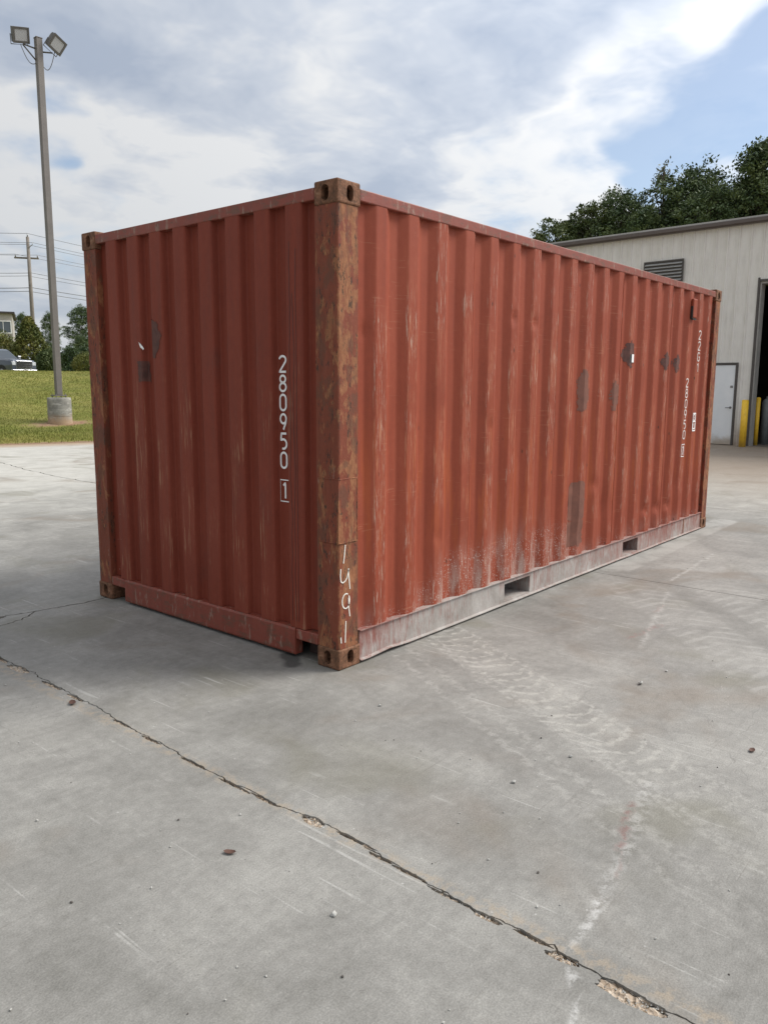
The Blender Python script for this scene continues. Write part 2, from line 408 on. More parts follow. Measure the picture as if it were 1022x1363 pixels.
polys.append((ribbon(chain([(.6, 2.345), (-.04, 2.351), (-.349, 2.371), (-.55, 2.402), (-.742, 2.432), (-1.10, 2.47)], .02, .03, 21), .016, .9, 7), .014, 0))
polys.append((ribbon(chain([(-.50, 2.395), (-.70, 2.28), (-.95, 2.20), (-1.11, 2.19)], .02, .03, 25), .011, .8, 8), .014, 0))
polys.append((ribbon(chain([(-1.10, 2.47), (-3, 2.4), (-8, 2.45), (-30.5, 2.4)], .12, .02, 31), .010, .6, 9), .02, 0))
polys.append((ribbon(chain([(3.15, 2.4), (3.4, 6), (3.642, 8.99), (3.69, 10.04), (3.886, 11.65), (4.2, 13.23), (4.5, 19)], .10, .05, 41), .022, .7, 10), .02, 0))
polys.append((ribbon(chain([(3.70, 10.1), (2.6, 10.9), (1.2, 11.4), (-1.1, 11.9)], .10, .05, 45), .016, .6, 11), .02, 0))
polys.append((ribbon(chain([(3.45, 7.1), (2.4, 7.3), (1.2, 7.9), (.4, 8.0), (-1.1, 8.3)], .10, .05, 47), .010, .6, 12), .02, 0))
for X in (7.58, 12.0, 16.4, -5.6, -10.):
    polys.append((ribbon([Vector((X, -31 + i*.5)) for i in range(64 + 30)], .008, .2, X), .02, 0))
polys.append((ribbon([Vector((3.16, -31 + i*.33)) for i in range(102)], .0085, .35, 3), .02, 0))
for Y in (-7.0, -14.): polys.append((ribbon([Vector((-31 + i*.5, Y)) for i in range(150)], .008, .2, Y), .02, 0))
def crack_x(y):
    return min(crack, key=lambda p: abs(p.y-y)).x
def spall(cx, cy, rx, ry, ang, seed, depth=.009, n=44):
    pts = []
    for i in range(n):
        t_ = 2*math.pi*i/n; k_ = 1 + .28*mnoise.noise(Vector((math.cos(t_)*1.7, math.sin(t_)*1.7, seed))) + .16*mnoise.noise(Vector((math.cos(t_)*5, math.sin(t_)*5, seed+3)))
        u_, v_ = rx*k_*math.cos(t_), ry*k_*math.sin(t_)
        pts.append(Vector((cx+u_*math.cos(ang)-v_*math.sin(ang), cy+u_*math.sin(ang)+v_*math.cos(ang))))
    polys.append((pts, depth, 1))
SPALLS = [(-1.252, -2.19, .028, .095, 0, 1), (-1.222, -1.985, .017, .05, .1, 2), (-1.218, -1.73, .013, .05, 0, 3), (-1.182, -.965, .024, .060, -.1, 4), (-1.13, 1.37, .030, .10, .05, 5), (-1.21, -1.60, .008, .09, 0, 6),
          (-1.193, -1.16, .008, .10, 0, 7), (-1.2, -1.88, .010, .06, 0, 21), (-1.2, -1.30, .009, .05, 0, 22), (-1.2, -.72, .010, .07, 0, 23), (-1.2, -.28, .008, .09, 0, 24), (-1.15, .05, .010, .07, 0, 25), (-1.1, 1.0, .014, .10, 0, 26), (-1.1, 1.62, .02, .10, 0, 27), (-1.2, -2.42, .014, .06, 0, 28), (-1.168, .30, .010, .07, 0, 8), (-1.145, .75, .012, .08, 0, 9), (-1.205, -1.42, .008, .07, 0, 10), (-1.20, -.55, .009, .10, 0, 11), (-.80, 2.43, .10, .025, 0, 12)]
SPALLS = [((crack_x(q[1])-q[2]*.75,) + q[1:] if q[0] < -1 else q) for q in SPALLS]
for q in SPALLS: spall(*q)
yl = lambda x: E0.y + (x-E0.x)*ED.y/ED.x
outer = [Vector((-30, -30)), Vector((40, -30)), Vector((40, yl(40)))]
xs_ = np.concatenate([np.linspace(39, 15, 13), np.linspace(14.5, -2, 110), np.linspace(-3, -29, 14)])
for i, X in enumerate(xs_): outer.append(Vector((X, yl(X) + .10*mnoise.noise(Vector((X*1.3, 0, 2))) + .05*mnoise.noise(Vector((X*5, 0, 5))))))
outer.append(Vector((-30, yl(-30))))
verts, faces = list(outer), [list(range(len(outer)))]
for pl, dp, kd in polys:
    faces.append(list(range(len(verts), len(verts)+len(pl)))); verts += pl
for q in SPALLS:                                   # loose points that roughen the spall floors
    for i in range(int(60 + 9000*q[2]*q[3])):
        verts.append(Vector((q[0] + random.uniform(-1, 1)*q[2], q[1] + random.uniform(-1, 1)*q[3])))
ov, oe, of, _, _, oof = delaunay_2d_cdt(verts, [], faces, 1, 1e-5)
pavement = bpy.data.objects.new('concrete_pavement', None); C.objects.link(pavement); tag(pavement, kind='structure')
par = list(range(len(of)))
def find(i):
    while par[i] != i: par[i] = par[par[i]]; i = par[i]
    return i
dep = []
for fi, src in enumerate(oof):
    d, k_ = 0, -1
    if 0 not in src: dep.append((0, 9)); continue
    for s_ in src:
        if s_ > 0:
            pd, kd = polys[s_-1][1], polys[s_-1][2]
            if kd == 0: d, k_ = pd, 0
            elif k_ != 0: d, k_ = max(d, pd), 1
    dep.append((d, k_))
emap = {}
for fi, f in enumerate(of):
    for i in range(len(f)): emap.setdefault(frozenset((f[i], f[(i+1) % len(f)])), []).append((fi, f[i], f[(i+1) % len(f)]))
for e_, l in emap.items():
    if len(l) == 2 and dep[l[0][0]][1] < 0 and dep[l[1][0]][1] < 0: par[find(l[0][0])] = find(l[1][0])
comps = {}
for fi in range(len(of)):
    if dep[fi][1] < 0: comps.setdefault(find(fi), []).append(fi)
comp_of = {fi: c for c, l in comps.items() for fi in l}
walls = {c: [] for c in comps}
for e_, l in emap.items():
    for (fi, a, b) in l:
        if dep[fi][1] < 0 and (len(l) == 1 or dep[l[1-[q[0] for q in l].index(fi)][0]][1] >= 0): walls[comp_of[fi]].append((a, b))
def poly_area(l): 
    s_ = 0
    for fi in l:
        a, b, c = [ov[i] for i in of[fi][:3]]; s_ += abs((b-a).cross(c-a))/2
    return s_
rub = {}
for c, l in comps.items():
    ids = {}; V, F = [], []
    def vid(i, z):
        k_ = (i, z)
        if k_ not in ids: ids[k_] = len(V); V.append((ov[i].x, ov[i].y, z))
        return ids[k_]
    for fi in l: F.append([vid(i, 0.) for i in of[fi]])
    for a, b in walls[c]: F.append([vid(a, -.05), vid(b, -.05), vid(b, 0.), vid(a, 0.)])
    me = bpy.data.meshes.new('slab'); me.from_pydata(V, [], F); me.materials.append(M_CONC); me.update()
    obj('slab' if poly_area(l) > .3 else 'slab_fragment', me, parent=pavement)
for kd, nm, mm in ((0, 'joint_bed', M_DIRT), (1, 'spalled_concrete', M_RUB)):
    ids = {}; V, F = [], []
    for fi, f in enumerate(of):
        if dep[fi][1] != kd: continue
        r_ = []
        for i in f:
            if i not in ids:
                z = -dep[fi][0] + (.004*random.uniform(-1, 1) if kd == 0 else random.uniform(-.004, .006))
                ids[i] = len(V); V.append((ov[i].x, ov[i].y, z))
            r_.append(ids[i])
        F.append(r_)
    me = bpy.data.meshes.new(nm); me.from_pydata(V, [], F); me.materials.append(mm); me.update()
    o = obj(nm, me, parent=pavement)
    if kd == 1: o['label'] = 'broken tan edge of the long crack with exposed aggregate'

# ================================================================== shipping container (6.058 x 2.438 x 2.591 m)
RED = (.265, .062, .041)
def paint_base(t, P, red=RED):
    n1 = t.noise(P, 1.1, 5, .6); n2 = t.noise(t.map(P, (9, 9, .8)), 2.2, 5, .6); n3 = t.noise(P, 30, 4, .65)
    k = t.add(t.add(t.mul(n1, .4), t.mul(n2, .4)), t.mul(n3, .2))
    c = t.ramp(k, [(.34, tuple(v*.80 for v in red)), (.5, red), (.66, (red[0]*1.16, red[1]*1.32, red[2]*1.38))])
    return c, n1, n2, n3
def side_fn(t, b):
    P = t.coord(); x, y, z = t.sep(P); c, n1, n2, n3 = paint_base(t, P, (.275, .060, .031))
    proud = t.ss(y, .012, .020, 1, 0)
    # rubbed vertical scrapes on the proud ribs
    s1 = t.noise(t.map(P, (110, 110, 5)), 1., 5, .7, .3); s2 = t.noise(P, 2.2, 4, .6)
    scr = t.mul(proud, t.ss(s1, .52, .60), t.ss(s2, .40, .55), t.ss(z, .35, .9), t.ss(z, 1.9, 2.35, 1, 0))
    c = t.mix(t.mul(scr, .55), c, (.46, .21, .12))
    scr2 = t.mul(proud, t.ss(t.noise(t.map(P, (130, 130, 7)), 1., 5, .7), .55, .62), t.ss(t.noise(t.map(P, loc=(3, 1, 2)), 2.6, 3), .46, .56))
    c = t.mix(t.mul(scr2, .6), c, (.50, .38, .30))
    ho = t.mul(t.ss(t.noise(t.map(P, (7, 7, 120), (R(3), R(4), 0)), 1., 3, .5, .2), .63, .68), t.ss(t.noise(P, 2.8, 3), .50, .60))
    c = t.mix(t.mul(ho, .35), c, (.45, .20, .12))
    orange = t.mul(t.ss(t.noise(t.map(P, (14, 14, 1.2)), 1.3, 4, .6), .50, .64), t.ss(z, .3, .8), t.ss(z, 1.0, 1.6, 1, 0))
    c = t.mix(t.mul(orange, .5), c, (.36, .085, .028))
    # white cement spatter towards the foot
    low = t.mul(t.ss(z, .16, .80, 1, 0), t.ss(t.add(x, t.mul(n1, 1.)), .9, 1.7), t.ss(x, 2.3, 3.5, 1, 0))
    low = t.math('MAXIMUM', low, t.mul(t.ss(z, .17, .42, 1, 0), .55))
    vd = t.vor(P, 38); vd2 = t.vor(P, 75)
    sp = t.math('MAXIMUM', t.ss(vd, .10, .24, 1, 0), t.ss(vd2, .14, .30, 1, 0))
    sp = t.mul(sp, t.ss(t.add(t.mul(low, .75), t.mul(t.noise(P, 7, 4, .6), .5)), .52, .74))
    haze = t.mul(low, low, t.ss(t.noise(t.map(P, (12, 12, 3)), 1, 5, .65), .42, .66))
    c = t.mix(t.mul(haze, .75), c, (.45, .36, .31))
    c = t.mix(t.mul(sp, .60), c, (.56, .48, .43))
    # rust nicks
    rn = t.mul(t.ss(t.vor(t.map(P, (1.6, 1.6, .8), loc=(2, 2, 2)), 6), .03, .11, 1, 0), t.ss(t.noise(P, 3.3, 2), .48, .54))
    c = t.mix(t.mul(rn, .8), c, (.055, .028, .020))
    t.put(b.inputs['Base Color'], c); t.put(b.inputs['Roughness'], t.lin(n2, .3, .7, .50, .70))
    t.put(b.inputs['Normal'], t.bump(t.add(t.mul(n3, .5), n1), .12, .01))
def end_fn(t, b):
    P = t.coord(); x, y, z = t.sep(P); c, n1, n2, n3 = paint_base(t, P, (.208, .043, .024))  # the side's red set darker: the end wall's shade is put into the colour
    proud = t.ss(x, .012, .020, 1, 0)
    s1 = t.noise(t.map(P, (60, 60, 3)), 1., 5, .7, .3)
    scr = t.mul(proud, t.ss(s1, .53, .63), t.ss(t.noise(P, 2.4, 4), .45, .58), t.ss(z, 1.3, 1.9, 1, 0))
    c = t.mix(t.mul(scr, .55), c, (.40, .22, .13))
    gr = t.ss(t.noise(t.map(P, (4, 4, 1.5), loc=(0, 3, 1)), 1.2, 5, .6), .56, .74)
    c = t.mix(t.mul(gr, .35), c, (.105, .045, .036))
    ch = t.mul(t.ss(t.vor(P, 26), .0, .16, 1, 0), t.ss(y, 2.00, 2.15), t.ss(z, 1.0, .5))
    c = t.mix(t.mul(ch, t.ss(n3, .45, .6)), c, (.5, .43, .36))
    t.put(b.inputs['Base Color'], c); t.put(b.inputs['Roughness'], t.lin(n2, .3, .7, .50, .70))
    t.put(b.inputs['Normal'], t.bump(t.add(t.mul(n3, .5), n1), .12, .01))
def rust_fn(t, b):
    P = t.coord(); x, y, z = t.sep(P)
    c, n1, n2, n3 = paint_base(t, P, (.205, .056, .031))
    a = t.noise(t.map(P, (12, 12, 5)), 1., 5, .7, .5); a2 = t.noise(t.map(P, (55, 55, 20), loc=(3, 0, 1)), 1., 4, .75)
    tan = t.ss(t.add(t.add(t.mul(a, .8), t.mul(n1, .2)), t.ss(y, .004, .02, .06, 0.)), .51, .58)
    c = t.mix(t.mul(tan, .78), c, t.ramp(a2, [(.35, (.23, .092, .045)), (.62, (.37, .175, .082))]))
    brown = t.ss(t.noise(t.map(P, (10, 10, 5.5), loc=(7, 2, 3)), 1., 5, .65, .3), .50, .60)
    c = t.mix(t.mul(brown, .60), c, (.120, .060, .038))
    dk = t.mul(t.ss(a2, .54, .58), t.ss(t.noise(t.map(P, (4, 4, 1)), 4, 3, .6), .49, .56))
    c = t.mix(t.mul(dk, .85), c, (.045, .033, .025))
    pale = t.mul(t.ss(t.noise(t.map(P, (38, 38, 7), loc=(1, 6, 3)), 1., 5, .6), .65, .71), t.ss(z, 1.7, .4))
    c = t.mix(t.mul(pale, .6), c, (.40, .33, .27))
    t.put(b.inputs['Base Color'], c); t.put(b.inputs['Roughness'], t.lin(a, .3, .7, .55, .85))
    t.put(b.inputs['Normal'], t.bump(t.sub(t.add(a2, t.mul(n3, .6)), t.mul(dk, .8)), .35, .008))
def cast_fn(t, b):
    P = t.coord(); n = t.noise(P, 24, 5, .7, .6); n2 = t.noise(P, 90, 4, .7)
    c = t.ramp(t.add(t.mul(n, .65), t.mul(n2, .35)), [(.36, (.062, .036, .024)), (.48, (.150, .075, .042)), (.56, (.225, .105, .06)), (.66, (.30, .185, .11))])
    t.put(b.inputs['Base Color'], c); t.put(b.inputs['Roughness'], .8); t.put(b.inputs['Normal'], t.bump(t.add(n, n2), .5, .006))
def rail_fn(t, b):
    P = t.coord(); x, y, z = t.sep(P); c, n1, n2, n3 = paint_base(t, P, (.225, .050, .030))
    rs = t.mul(t.ss(t.noise(t.map(P, (5, 5, 14)), 1.6, 5, .7), .50, .62), .75)
    c = t.mix(rs, c, (.135, .062, .038))
    gm = t.mul(t.ss(t.noise(t.map(P, (14, 14, 5)), 1.5, 5, .7), .56, .64), .7)
    c = t.mix(gm, c, (.30, .20, .15))
    t.put(b.inputs['Base Color'], c); t.put(b.inputs['Roughness'], t.lin(n2, .3, .7, .45, .65))
    t.put(b.inputs['Normal'], t.bump(t.add(n3, n1), .15, .01))
def dusty_fn(t, b):
    P = t.coord(); x, y, z = t.sep(P); c, n1, n2, n3 = paint_base(t, P, (.25, .085, .065))
    dr = t.noise(t.map(P, (40, 40, 9)), 1., 5, .7, .6)
    amt = t.add(t.add(t.ss(x, .1, 1.0, .45, .85), t.ss(x, 2.0, 4.2, 0, -.38)), t.mul(t.sub(z, .10), -1.9))
    k = t.ss(t.add(t.mul(dr, .55), t.mul(n1, .35)), .30, .60)
    m_ = t.math('ADD', t.sub(amt, .45), k, clamp=True)
    c = t.mix(t.mul(m_, .93), c, t.ramp(t.noise(P, 6, 5, .65), [(.3, (.27, .25, .225)), (.7, (.46, .44, .41))]))
    t.put(b.inputs['Base Color'], c); t.put(b.inputs['Roughness'], .85)
    t.put(b.inputs['Normal'], t.bump(t.add(dr, n3), .35, .008))
M_SIDE = mat('container_side_paint', side_fn, spec=.22); M_END = mat('container_end_shaded_paint', end_fn, spec=.22)
M_RUST = mat('container_rusted_frame', rust_fn, spec=.25); M_CAST = mat('container_rusted_casting', cast_fn, spec=.25); M_RAIL = mat('container_rail_paint', rail_fn); M_DUST = mat('container_dusty_rail', dusty_fn)
M_WHITE = simple('stencil_white', (.90, .90, .88), .04, 40, .55); M_WORN = simple('worn_stencil', (.66, .58, .54), .28, 30, .6); M_CHALK = simple('chalk_stroke', (.78, .74, .66), .12, 60, .9)
M_GREY = simple('grey_touch_up', (.175, .066, .042), .3, 14, .6); M_DARKRES = simple('sticker_residue', (.095, .034, .024), .5, 18, .7)
M_BLACK = simple('black_rubber', (.02, .02, .02), .3, 20, .7); M_SEAL = simple('sealant_bead', (.085, .020, .014), .3, 20, .5)
M_STEEL_IN = simple('container_inside', (.05, .03, .025), .3, 10, .9)

cont = thing('shipping_container', 'red-brown steel shipping container with rusty corner posts on the concrete yard', 'shipping container')
L, Wd, H = 6.058, 2.438, 2.591
# ---- corrugated profiles
SP, S0 = .2835, .315
def prof_points(start, end_, first, pitch, n, wo, wsl, wi, depth, out):
    """polyline (s, d) of a trapezoid sheet"""
    pts = [(start, depth)]
    for k in range(n):
        a = first + k*pitch
        pts += [(a-wsl, depth), (a, out), (a+wo, out), (a+wo+wsl, depth)]
    pts.append((end_, depth)); return pts
side_pts = prof_points(.14, L-.14, S0, SP, 20, .086, .066, .0655, .044, .008)
side_pts = [p for i, p in enumerate(side_pts) if i == 0 or p[0] > side_pts[i-1][0] + 1e-4]
if side_pts[-2][0] > L-.141: side_pts.pop(-2)
EP, EF = .2507, .272
end_pts = prof_points(.12, Wd-.12, EF, EP, 8, .122, .017, .0947, .052, .008)
def interp(pts, s):
    if s <= pts[0][0]: return pts[0][1]
    for (a, da), (b, db) in zip(pts, pts[1:]):
        if s <= b: return da + (db-da)*(s-a)/(b-a)
    return pts[-1][1]
def refine(pts, r, sup, mx):
    cols = []
    for i, (s, d) in enumerate(pts):
        if i in (0, len(pts)-1): cols.append((s, d)); continue
        (a, da), (b, db) = pts[i-1], pts[i+1]
        for o in (-sup, -r, r, sup):
            q, qd = (a, da) if o < 0 else (b, db); ln = math.hypot(q-s, qd-d); f = min(abs(o)/ln, .45)
            cols.append((s+(q-s)*f, d+(qd-d)*f))
    out = [cols[0]]
    for c_ in cols[1:]:
        p = out[-1]; n = int(math.hypot(c_[0]-p[0], c_[1]-p[1])/mx)
        for i in range(1, n+1): out.append((p[0]+(c_[0]-p[0])*i/(n+1), p[1]+(c_[1]-p[1])*i/(n+1)))
        out.append(c_)
    return out
DENTS = [(1.765, 2.02, .030, .020), (2.05, 2.01, .032, .022), (4.29, .40, .045, .026), (4.57, .395, .045, .026), (4.86, .39, .045, .026), (3.15, .75, .05, .016), (.92, .62, .035, .012), (1.49, 1.3, .04, .010), (2.9, .35, .10, .010), (.24, 1.85, .03, .008), (3.4, .55, .12, .010), (5.1, .6, .1, .010), (1.2, .5, .1, .008)]
def disp(s, z, dents, seed, wav=.0022):
    o = wav*(mnoise.noise(Vector((s*2.1, z*1.5, seed))) + .6*mnoise.noise(Vector((s*7, z*3.1, seed+4))))
    for (a, b, r, dp) in dents:
        q = ((s-a)**2 + (z-b)**2)/(r*r)
        if q < 6: o += dp*math.exp(-q)
    return o
EDENTS = [(1.0, .9, .25, .006), (1.75, 1.1, .2, .006), (.62, .5, .2, .005)]
side_d = lambda s, z: interp(side_pts, s) + disp(s, z, DENTS, 1)
end_d = lambda s, z: interp(end_pts, s) + disp(s, z, EDENTS, 5)
def sheet(pts, z0, z1, rows, fmap, dents, seed, wav=.0022):
    cols = refine(pts, .005, .011, .032); zs = np.linspace(z0, z1, rows); V = []
    for s, d in cols:
        for z in zs:
            o = disp(s, z, dents, seed, wav)
            if z < z0+1e-6 or z > z1-1e-6: o = 0
            V.append(fmap(s, d+o, z))
    return np.array(V), len(cols), rows
V, nx, ny = sheet(side_pts, .192, 2.508, 74, lambda s, d, z: (s, d, z), DENTS, 1)
obj('side_wall', grid_mesh('side_wall', V, nx, ny, M_SIDE), parent=cont)
V2 = V.copy(); V2[:, 1] = Wd - V2[:, 1]
obj('side_wall', grid_mesh('side_wall', V2, nx, ny, M_SIDE), parent=cont)
V, nx, ny = sheet(end_pts, .180, 2.508, 74, lambda s, d, z: (d, s, z), EDENTS, 5)
obj('end_wall', grid_mesh('end_wall', V, nx, ny, M_END), parent=cont)
# roof with shallow cross corrugations
rp = prof_points(.14, L-.14, .25, .209, 27, .091, .0135, .091, -.02, 0)
rp = [p for i, p in enumerate(rp) if i == 0 or p[0] > rp[i-1][0]+1e-4 and p[0] < L-.139] + [(L-.14, -.02)]
V = np.array([(s, y, 2.572+d) for s, d in rp for y in (.05, Wd-.05)])
obj('roof_panel', grid_mesh('roof_panel', V, len(rp), 2, M_RAIL, False), parent=cont)
obj('floor_deck', nb(.05, L-.05, .07, Wd-.07, .135, .165), M_STEEL_IN, cont)
# doors at the far end
for a, b in ((.17, Wd/2-.006), (Wd/2+.006, Wd-.17)):
    d = obj('door', nb(L-.06, L-.015, a, b, .17, 2.48, .006), M_END, cont)
    for q in (.25, .75):
        yy = a+(b-a)*q; bm = bmesh.new(); tube(bm, [(L-.002, yy, .12), (L-.002, yy, 2.53)], .016, 10); obj('locking_bar', bm, M_RUST, d, True)

# ---- corner castings (one mesh, cut once)
cb = nb(0, .178, 0, .168, 0, .118, .010, 3)
co_ = obj('corner_casting', cb, M_CAST)
def oval(cx, cy, w_, h_, n=20):
    out = []; r = w_/2
    for i in range(n):
        a = 2*math.pi*i/n; out.append((cx + r*math.cos(a), cy + (h_/2-r)*(1 if math.sin(a) > 0 else -1) + r*math.sin(a)))
    return out
def cutter(pl, fn, d0, d1):
    bm = bmesh.new(); A = [bm.verts.new(fn(u, v, d0)) for u, v in pl]; B = [bm.verts.new(fn(u, v, d1)) for u, v in pl]
    bm.faces.new(A); bm.faces.new(B[::-1])
    for i in range(len(pl)): bm.faces.new((A[i], B[i], B[(i+1) % len(pl)], A[(i+1) % len(pl)]))
    bmesh.ops.recalc_face_normals(bm, faces=bm.faces); return obj('cutter', bm)
cuts = [cutter(oval(.095, .062, .050, .080), lambda u, v, d: (u, d, v), -.05, .11),
        cutter(oval(.088, .062, .054, .080), lambda u, v, d: (d, u, v), -.05, .12),
        cutter(oval(.088, .088, .062, .115), lambda u, v, d: (v, u, d), .06, .15)]
inner = obj('cutter', nb(.028, .150, .028, .140, .028, .092)); cuts.append(inner)
for c_ in cuts:
    md = co_.modifiers.new('b', 'BOOLEAN'); md.object = c_; md.operation = 'DIFFERENCE'; md.solver = 'EXACT'
dg = bpy.context.evaluated_depsgraph_get(); cm = bpy.data.meshes.new_from_object(co_.evaluated_get(dg))
bpy.data.objects.remove(co_)
for c_ in cuts: bpy.data.objects.remove(c_)
cm.name = 'corner_casting'
for X in (0, 1):
    for Y in (0, 1):
        for Z in (0, 1):
            o = obj('corner_casting', cm, parent=cont, loc=(X*L, Y*Wd, H if Z else 0))
            o.scale = (-1 if X else 1, -1 if Y else 1, -1 if Z else 1)
# ---- corner posts, each an open rolled section
def post(X, Y):
    sx, sy = (1, 1), (1, 1)
    fx = (lambda v: L-v) if X else (lambda v: v); fy = (lambda v: Wd-v) if Y else (lambda v: v)
    pl = [(.162, .044), (.162, .006)]
    for i in range(6):
        a = math.pi*1.5 - i/5*math.pi/2; pl.append((.020+.014*math.cos(a), .020+.014*math.sin(a)))
    pl += [(.006, .166), (.054, .166), (.054, .150), (.020, .150), (.020, .020), (.146, .020), (.146, .044)]
    zs = np.linspace(.1185, H-.1185, 30); bm = bmesh.new(); rings = []
    for z in zs:
        rings.append([bm.verts.new((fx(a + .0016*mnoise.noise(Vector((z*4, a*9, X+2*Y)))), fy(b + .0016*mnoise.noise(Vector((z*4, b*9, 7+X+2*Y)))), z)) for a, b in pl])
    for A, B in zip(rings, rings[1:]):
        for i in range(len(pl)): bm.faces.new((A[i], A[(i+1) % len(pl)], B[(i+1) % len(pl)], B[i]))
    bmesh.ops.recalc_face_normals(bm, faces=bm.faces)
    return obj('corner_post', bm, M_RUST, cont)
p0 = post(0, 0); post(0, 1); post(1, 0); post(1, 1)
# welded doubler plate on the near post
bm = bmesh.new(); box(bm, .0025, .150, .0025, .0058, .718, 1.062, .0008); box(bm, .0025, .0058, .0059, .150, .718, 1.062, .0008)
pp = obj('doubler_plate', bm, M_RUST, p0)
bm = bmesh.new()
for pts in ([(.004, .152, .716), (.003, .003, .716), (.152, .004, .716)], [(.004, .152, 1.064), (.003, .003, 1.064), (.152, .004, 1.064)], [(.152, .004, .716), (.152, .004, 1.064)], [(.004, .152, .716), (.004, .152, 1.064)]):
    q = []
    for A, B in zip(pts, pts[1:]):
        A, B = Vector(A), Vector(B); n = max(2, int((B-A).length/.012))
        q += [A+(B-A)*i/n + Vector((random.uniform(-1, 1), random.uniform(-1, 1), random.uniform(-1, 1)))*.0012 for i in range(n+1)]
    tube(bm, q, [random.uniform(.0022, .0042) for _ in q], 5)
obj('weld_bead', bm, M_RUST, pp, True)
# ---- rails
for Y, nm in ((0, 0), (1, 1)):
    a, b = (.005, .062) if not Y else (Wd-.062, Wd-.005)
    bm = bmesh.new(); n = 24
    for i in range(n):
        pass
    box(bm, .1785, L-.1785, a, b, 2.506, 2.568, .006, 2); obj('top_side_rail', bm, M_RAIL, cont)
for X in (0, 1):
    a, b = (.005, .062) if not X else (L-.062, L-.005)
    obj('top_end_rail', nb(a, b, .1685, Wd-.1685, 2.505, 2.567, .006, 2), M_RAIL, cont)
def bottom_rail(Y):
    """channel with two fork-lift pockets and a bent foot flange"""
    bm = bmesh.new(); fy = (lambda v: Wd-v) if Y else (lambda v: v)
    pk = [(1.745, 2.105), (3.80, 4.14)]; z0, z1, pz = .024, .186, .158
    xs = sorted({.179, L-.179, *[v for p in pk for v in p], *np.linspace(.25, L-.25, 60)})
    xs = [v for i, v in enumerate(xs) if i == 0 or v-xs[i-1] > .004 or any(v in p for p in pk)]
    inpk = lambda v: any(a-1e-6 <= v < b-1e-6 for a, b in pk)
    def foot(v):    # wavy dented foot
        o = .004*mnoise.noise(Vector((v*1.3, 3, Y))) + .003*mnoise.noise(Vector((v*5, 1, Y)))
        if .22 < v < .62: o += .010*math.exp(-((v-.42)/.10)**2)
        return o
    def V(v, d, z): return bm.verts.new((v, fy(d), z))
    for a, b in zip(xs, xs[1:]):
        k = inpk(a)
        web0 = .150 if k else None
        def strip(p, q): bm.faces.new((V(a, *p(a)), V(b, *p(b)), V(b, *q(b)), V(a, *q(a))))
        lo = lambda v: (.012, z0 + foot(v)); lip = lambda v: (-.006 if not Y else -.006, z0 - .006 + foot(v)); lip2 = lambda v: (-.006, z0 - .010 + foot(v)); inr = lambda v: (.06, z0 - .010 + foot(v))
        top = lambda v: (.012, z1); ptop = lambda v: (.012, pz)
        strip(ptop if k else lo, top)
        if k: 
            pl = lambda v: (.012, z0+.010+foot(v)); strip(lo, pl)
            strip(pl, lambda v: (.06, z0+.010+foot(v)))
        strip(lo, lip); strip(lip, lip2); strip(lip2, inr)
        strip(top, lambda v: (-.001, z1+.002)); strip(lambda v: (-.001, z1+.002), lambda v: (-.001, z1+.006)); strip(lambda v: (-.001, z1+.006), lambda v: (.07, z1+.006))
    bmesh.ops.remove_doubles(bm, verts=bm.verts, dist=.0004); bmesh.ops.recalc_face_normals(bm, faces=bm.faces)
    o = obj('bottom_side_rail', bm, M_DUST, cont)
    return o
rails = [bottom_rail(0), bottom_rail(1)]
for a, b in ((1.745, 2.105), (3.80, 4.14)):        # fork tunnels
    bm = bmesh.new(); y0, y1 = .0605, Wd-.0605
    box(bm, a-.006, a-.0005, y0, y1, .024, .184); box(bm, b+.0005, b+.006, y0, y1, .024, .184); box(bm, a, b, y0, y1, .159, .165); box(bm, a, b, y0, y1, .026, .032)
    box(bm, a-.006, a-.0005, .0125, .06, .034, .157); box(bm, b+.0005, b+.006, .0125, .06, .034, .157)
    obj('fork_pocket', bm, M_DUST, cont)
# butt joint in the side rail
for v in (5.35,): obj('splice_plate', nb(v, v+.012, .008, .0125, .03, .185), M_RUST, cont)
# end sills, notched beside the castings
for X in (0, 1):
    f = (lambda v: L-v) if X else (lambda v: v); bm = bmesh.new()
    n0, n1 = .350, Wd-.345
    ys = np.linspace(n0, n1, 40)
    def q(p): return bm.verts.new((f(p[0]), p[1], p[2]))
    for a, b in zip(ys, ys[1:]):
        w_ = lambda y_: .004*mnoise.noise(Vector((y_*2.5, X, 5)))+.002*mnoise.noise(Vector((y_*9, X, 5)))
        rows = lambda y_: [(.06, y_, .022), (.006+w_(y_), y_, .018+abs(w_(y_))), (.002+w_(y_), y_, .030), (.002+w_(y_), y_, .166), (.008, y_, .178), (.075, y_, .1795)]
        for (p1, p2), (p3, p4) in zip(zip(rows(a), rows(a)[1:]), zip(rows(b), rows(b)[1:])): bm.faces.new((q(p1), q(p3), q(p4), q(p2)))
    bmesh.ops.remove_doubles(bm, verts=bm.verts, dist=.0003)
    box(bm, *sorted((f(.003), f(.06))), n0-.004, n0, .020, .176); box(bm, *sorted((f(.003), f(.06))), n1, n1+.004, .020, .176)
    bmesh.ops.recalc_face_normals(bm, faces=bm.faces)
    s_ = obj('bottom_end_rail', bm, M_RAIL, cont, False)
    for a, b in ((.1685, n0-.0045), (n1+.0045, Wd-.1685)):
        bm = bmesh.new(); box(bm, *sorted((f(.006), f(.075))), a, b, .112, .176, .006, 2); obj('sill_bridge', bm, M_RAIL, s_)
        bm = bmesh.new(); box(bm, *sorted((f(.12), f(.125))), a, b, .005, .15); obj('backing_plate', bm, M_STEEL_IN, s_)
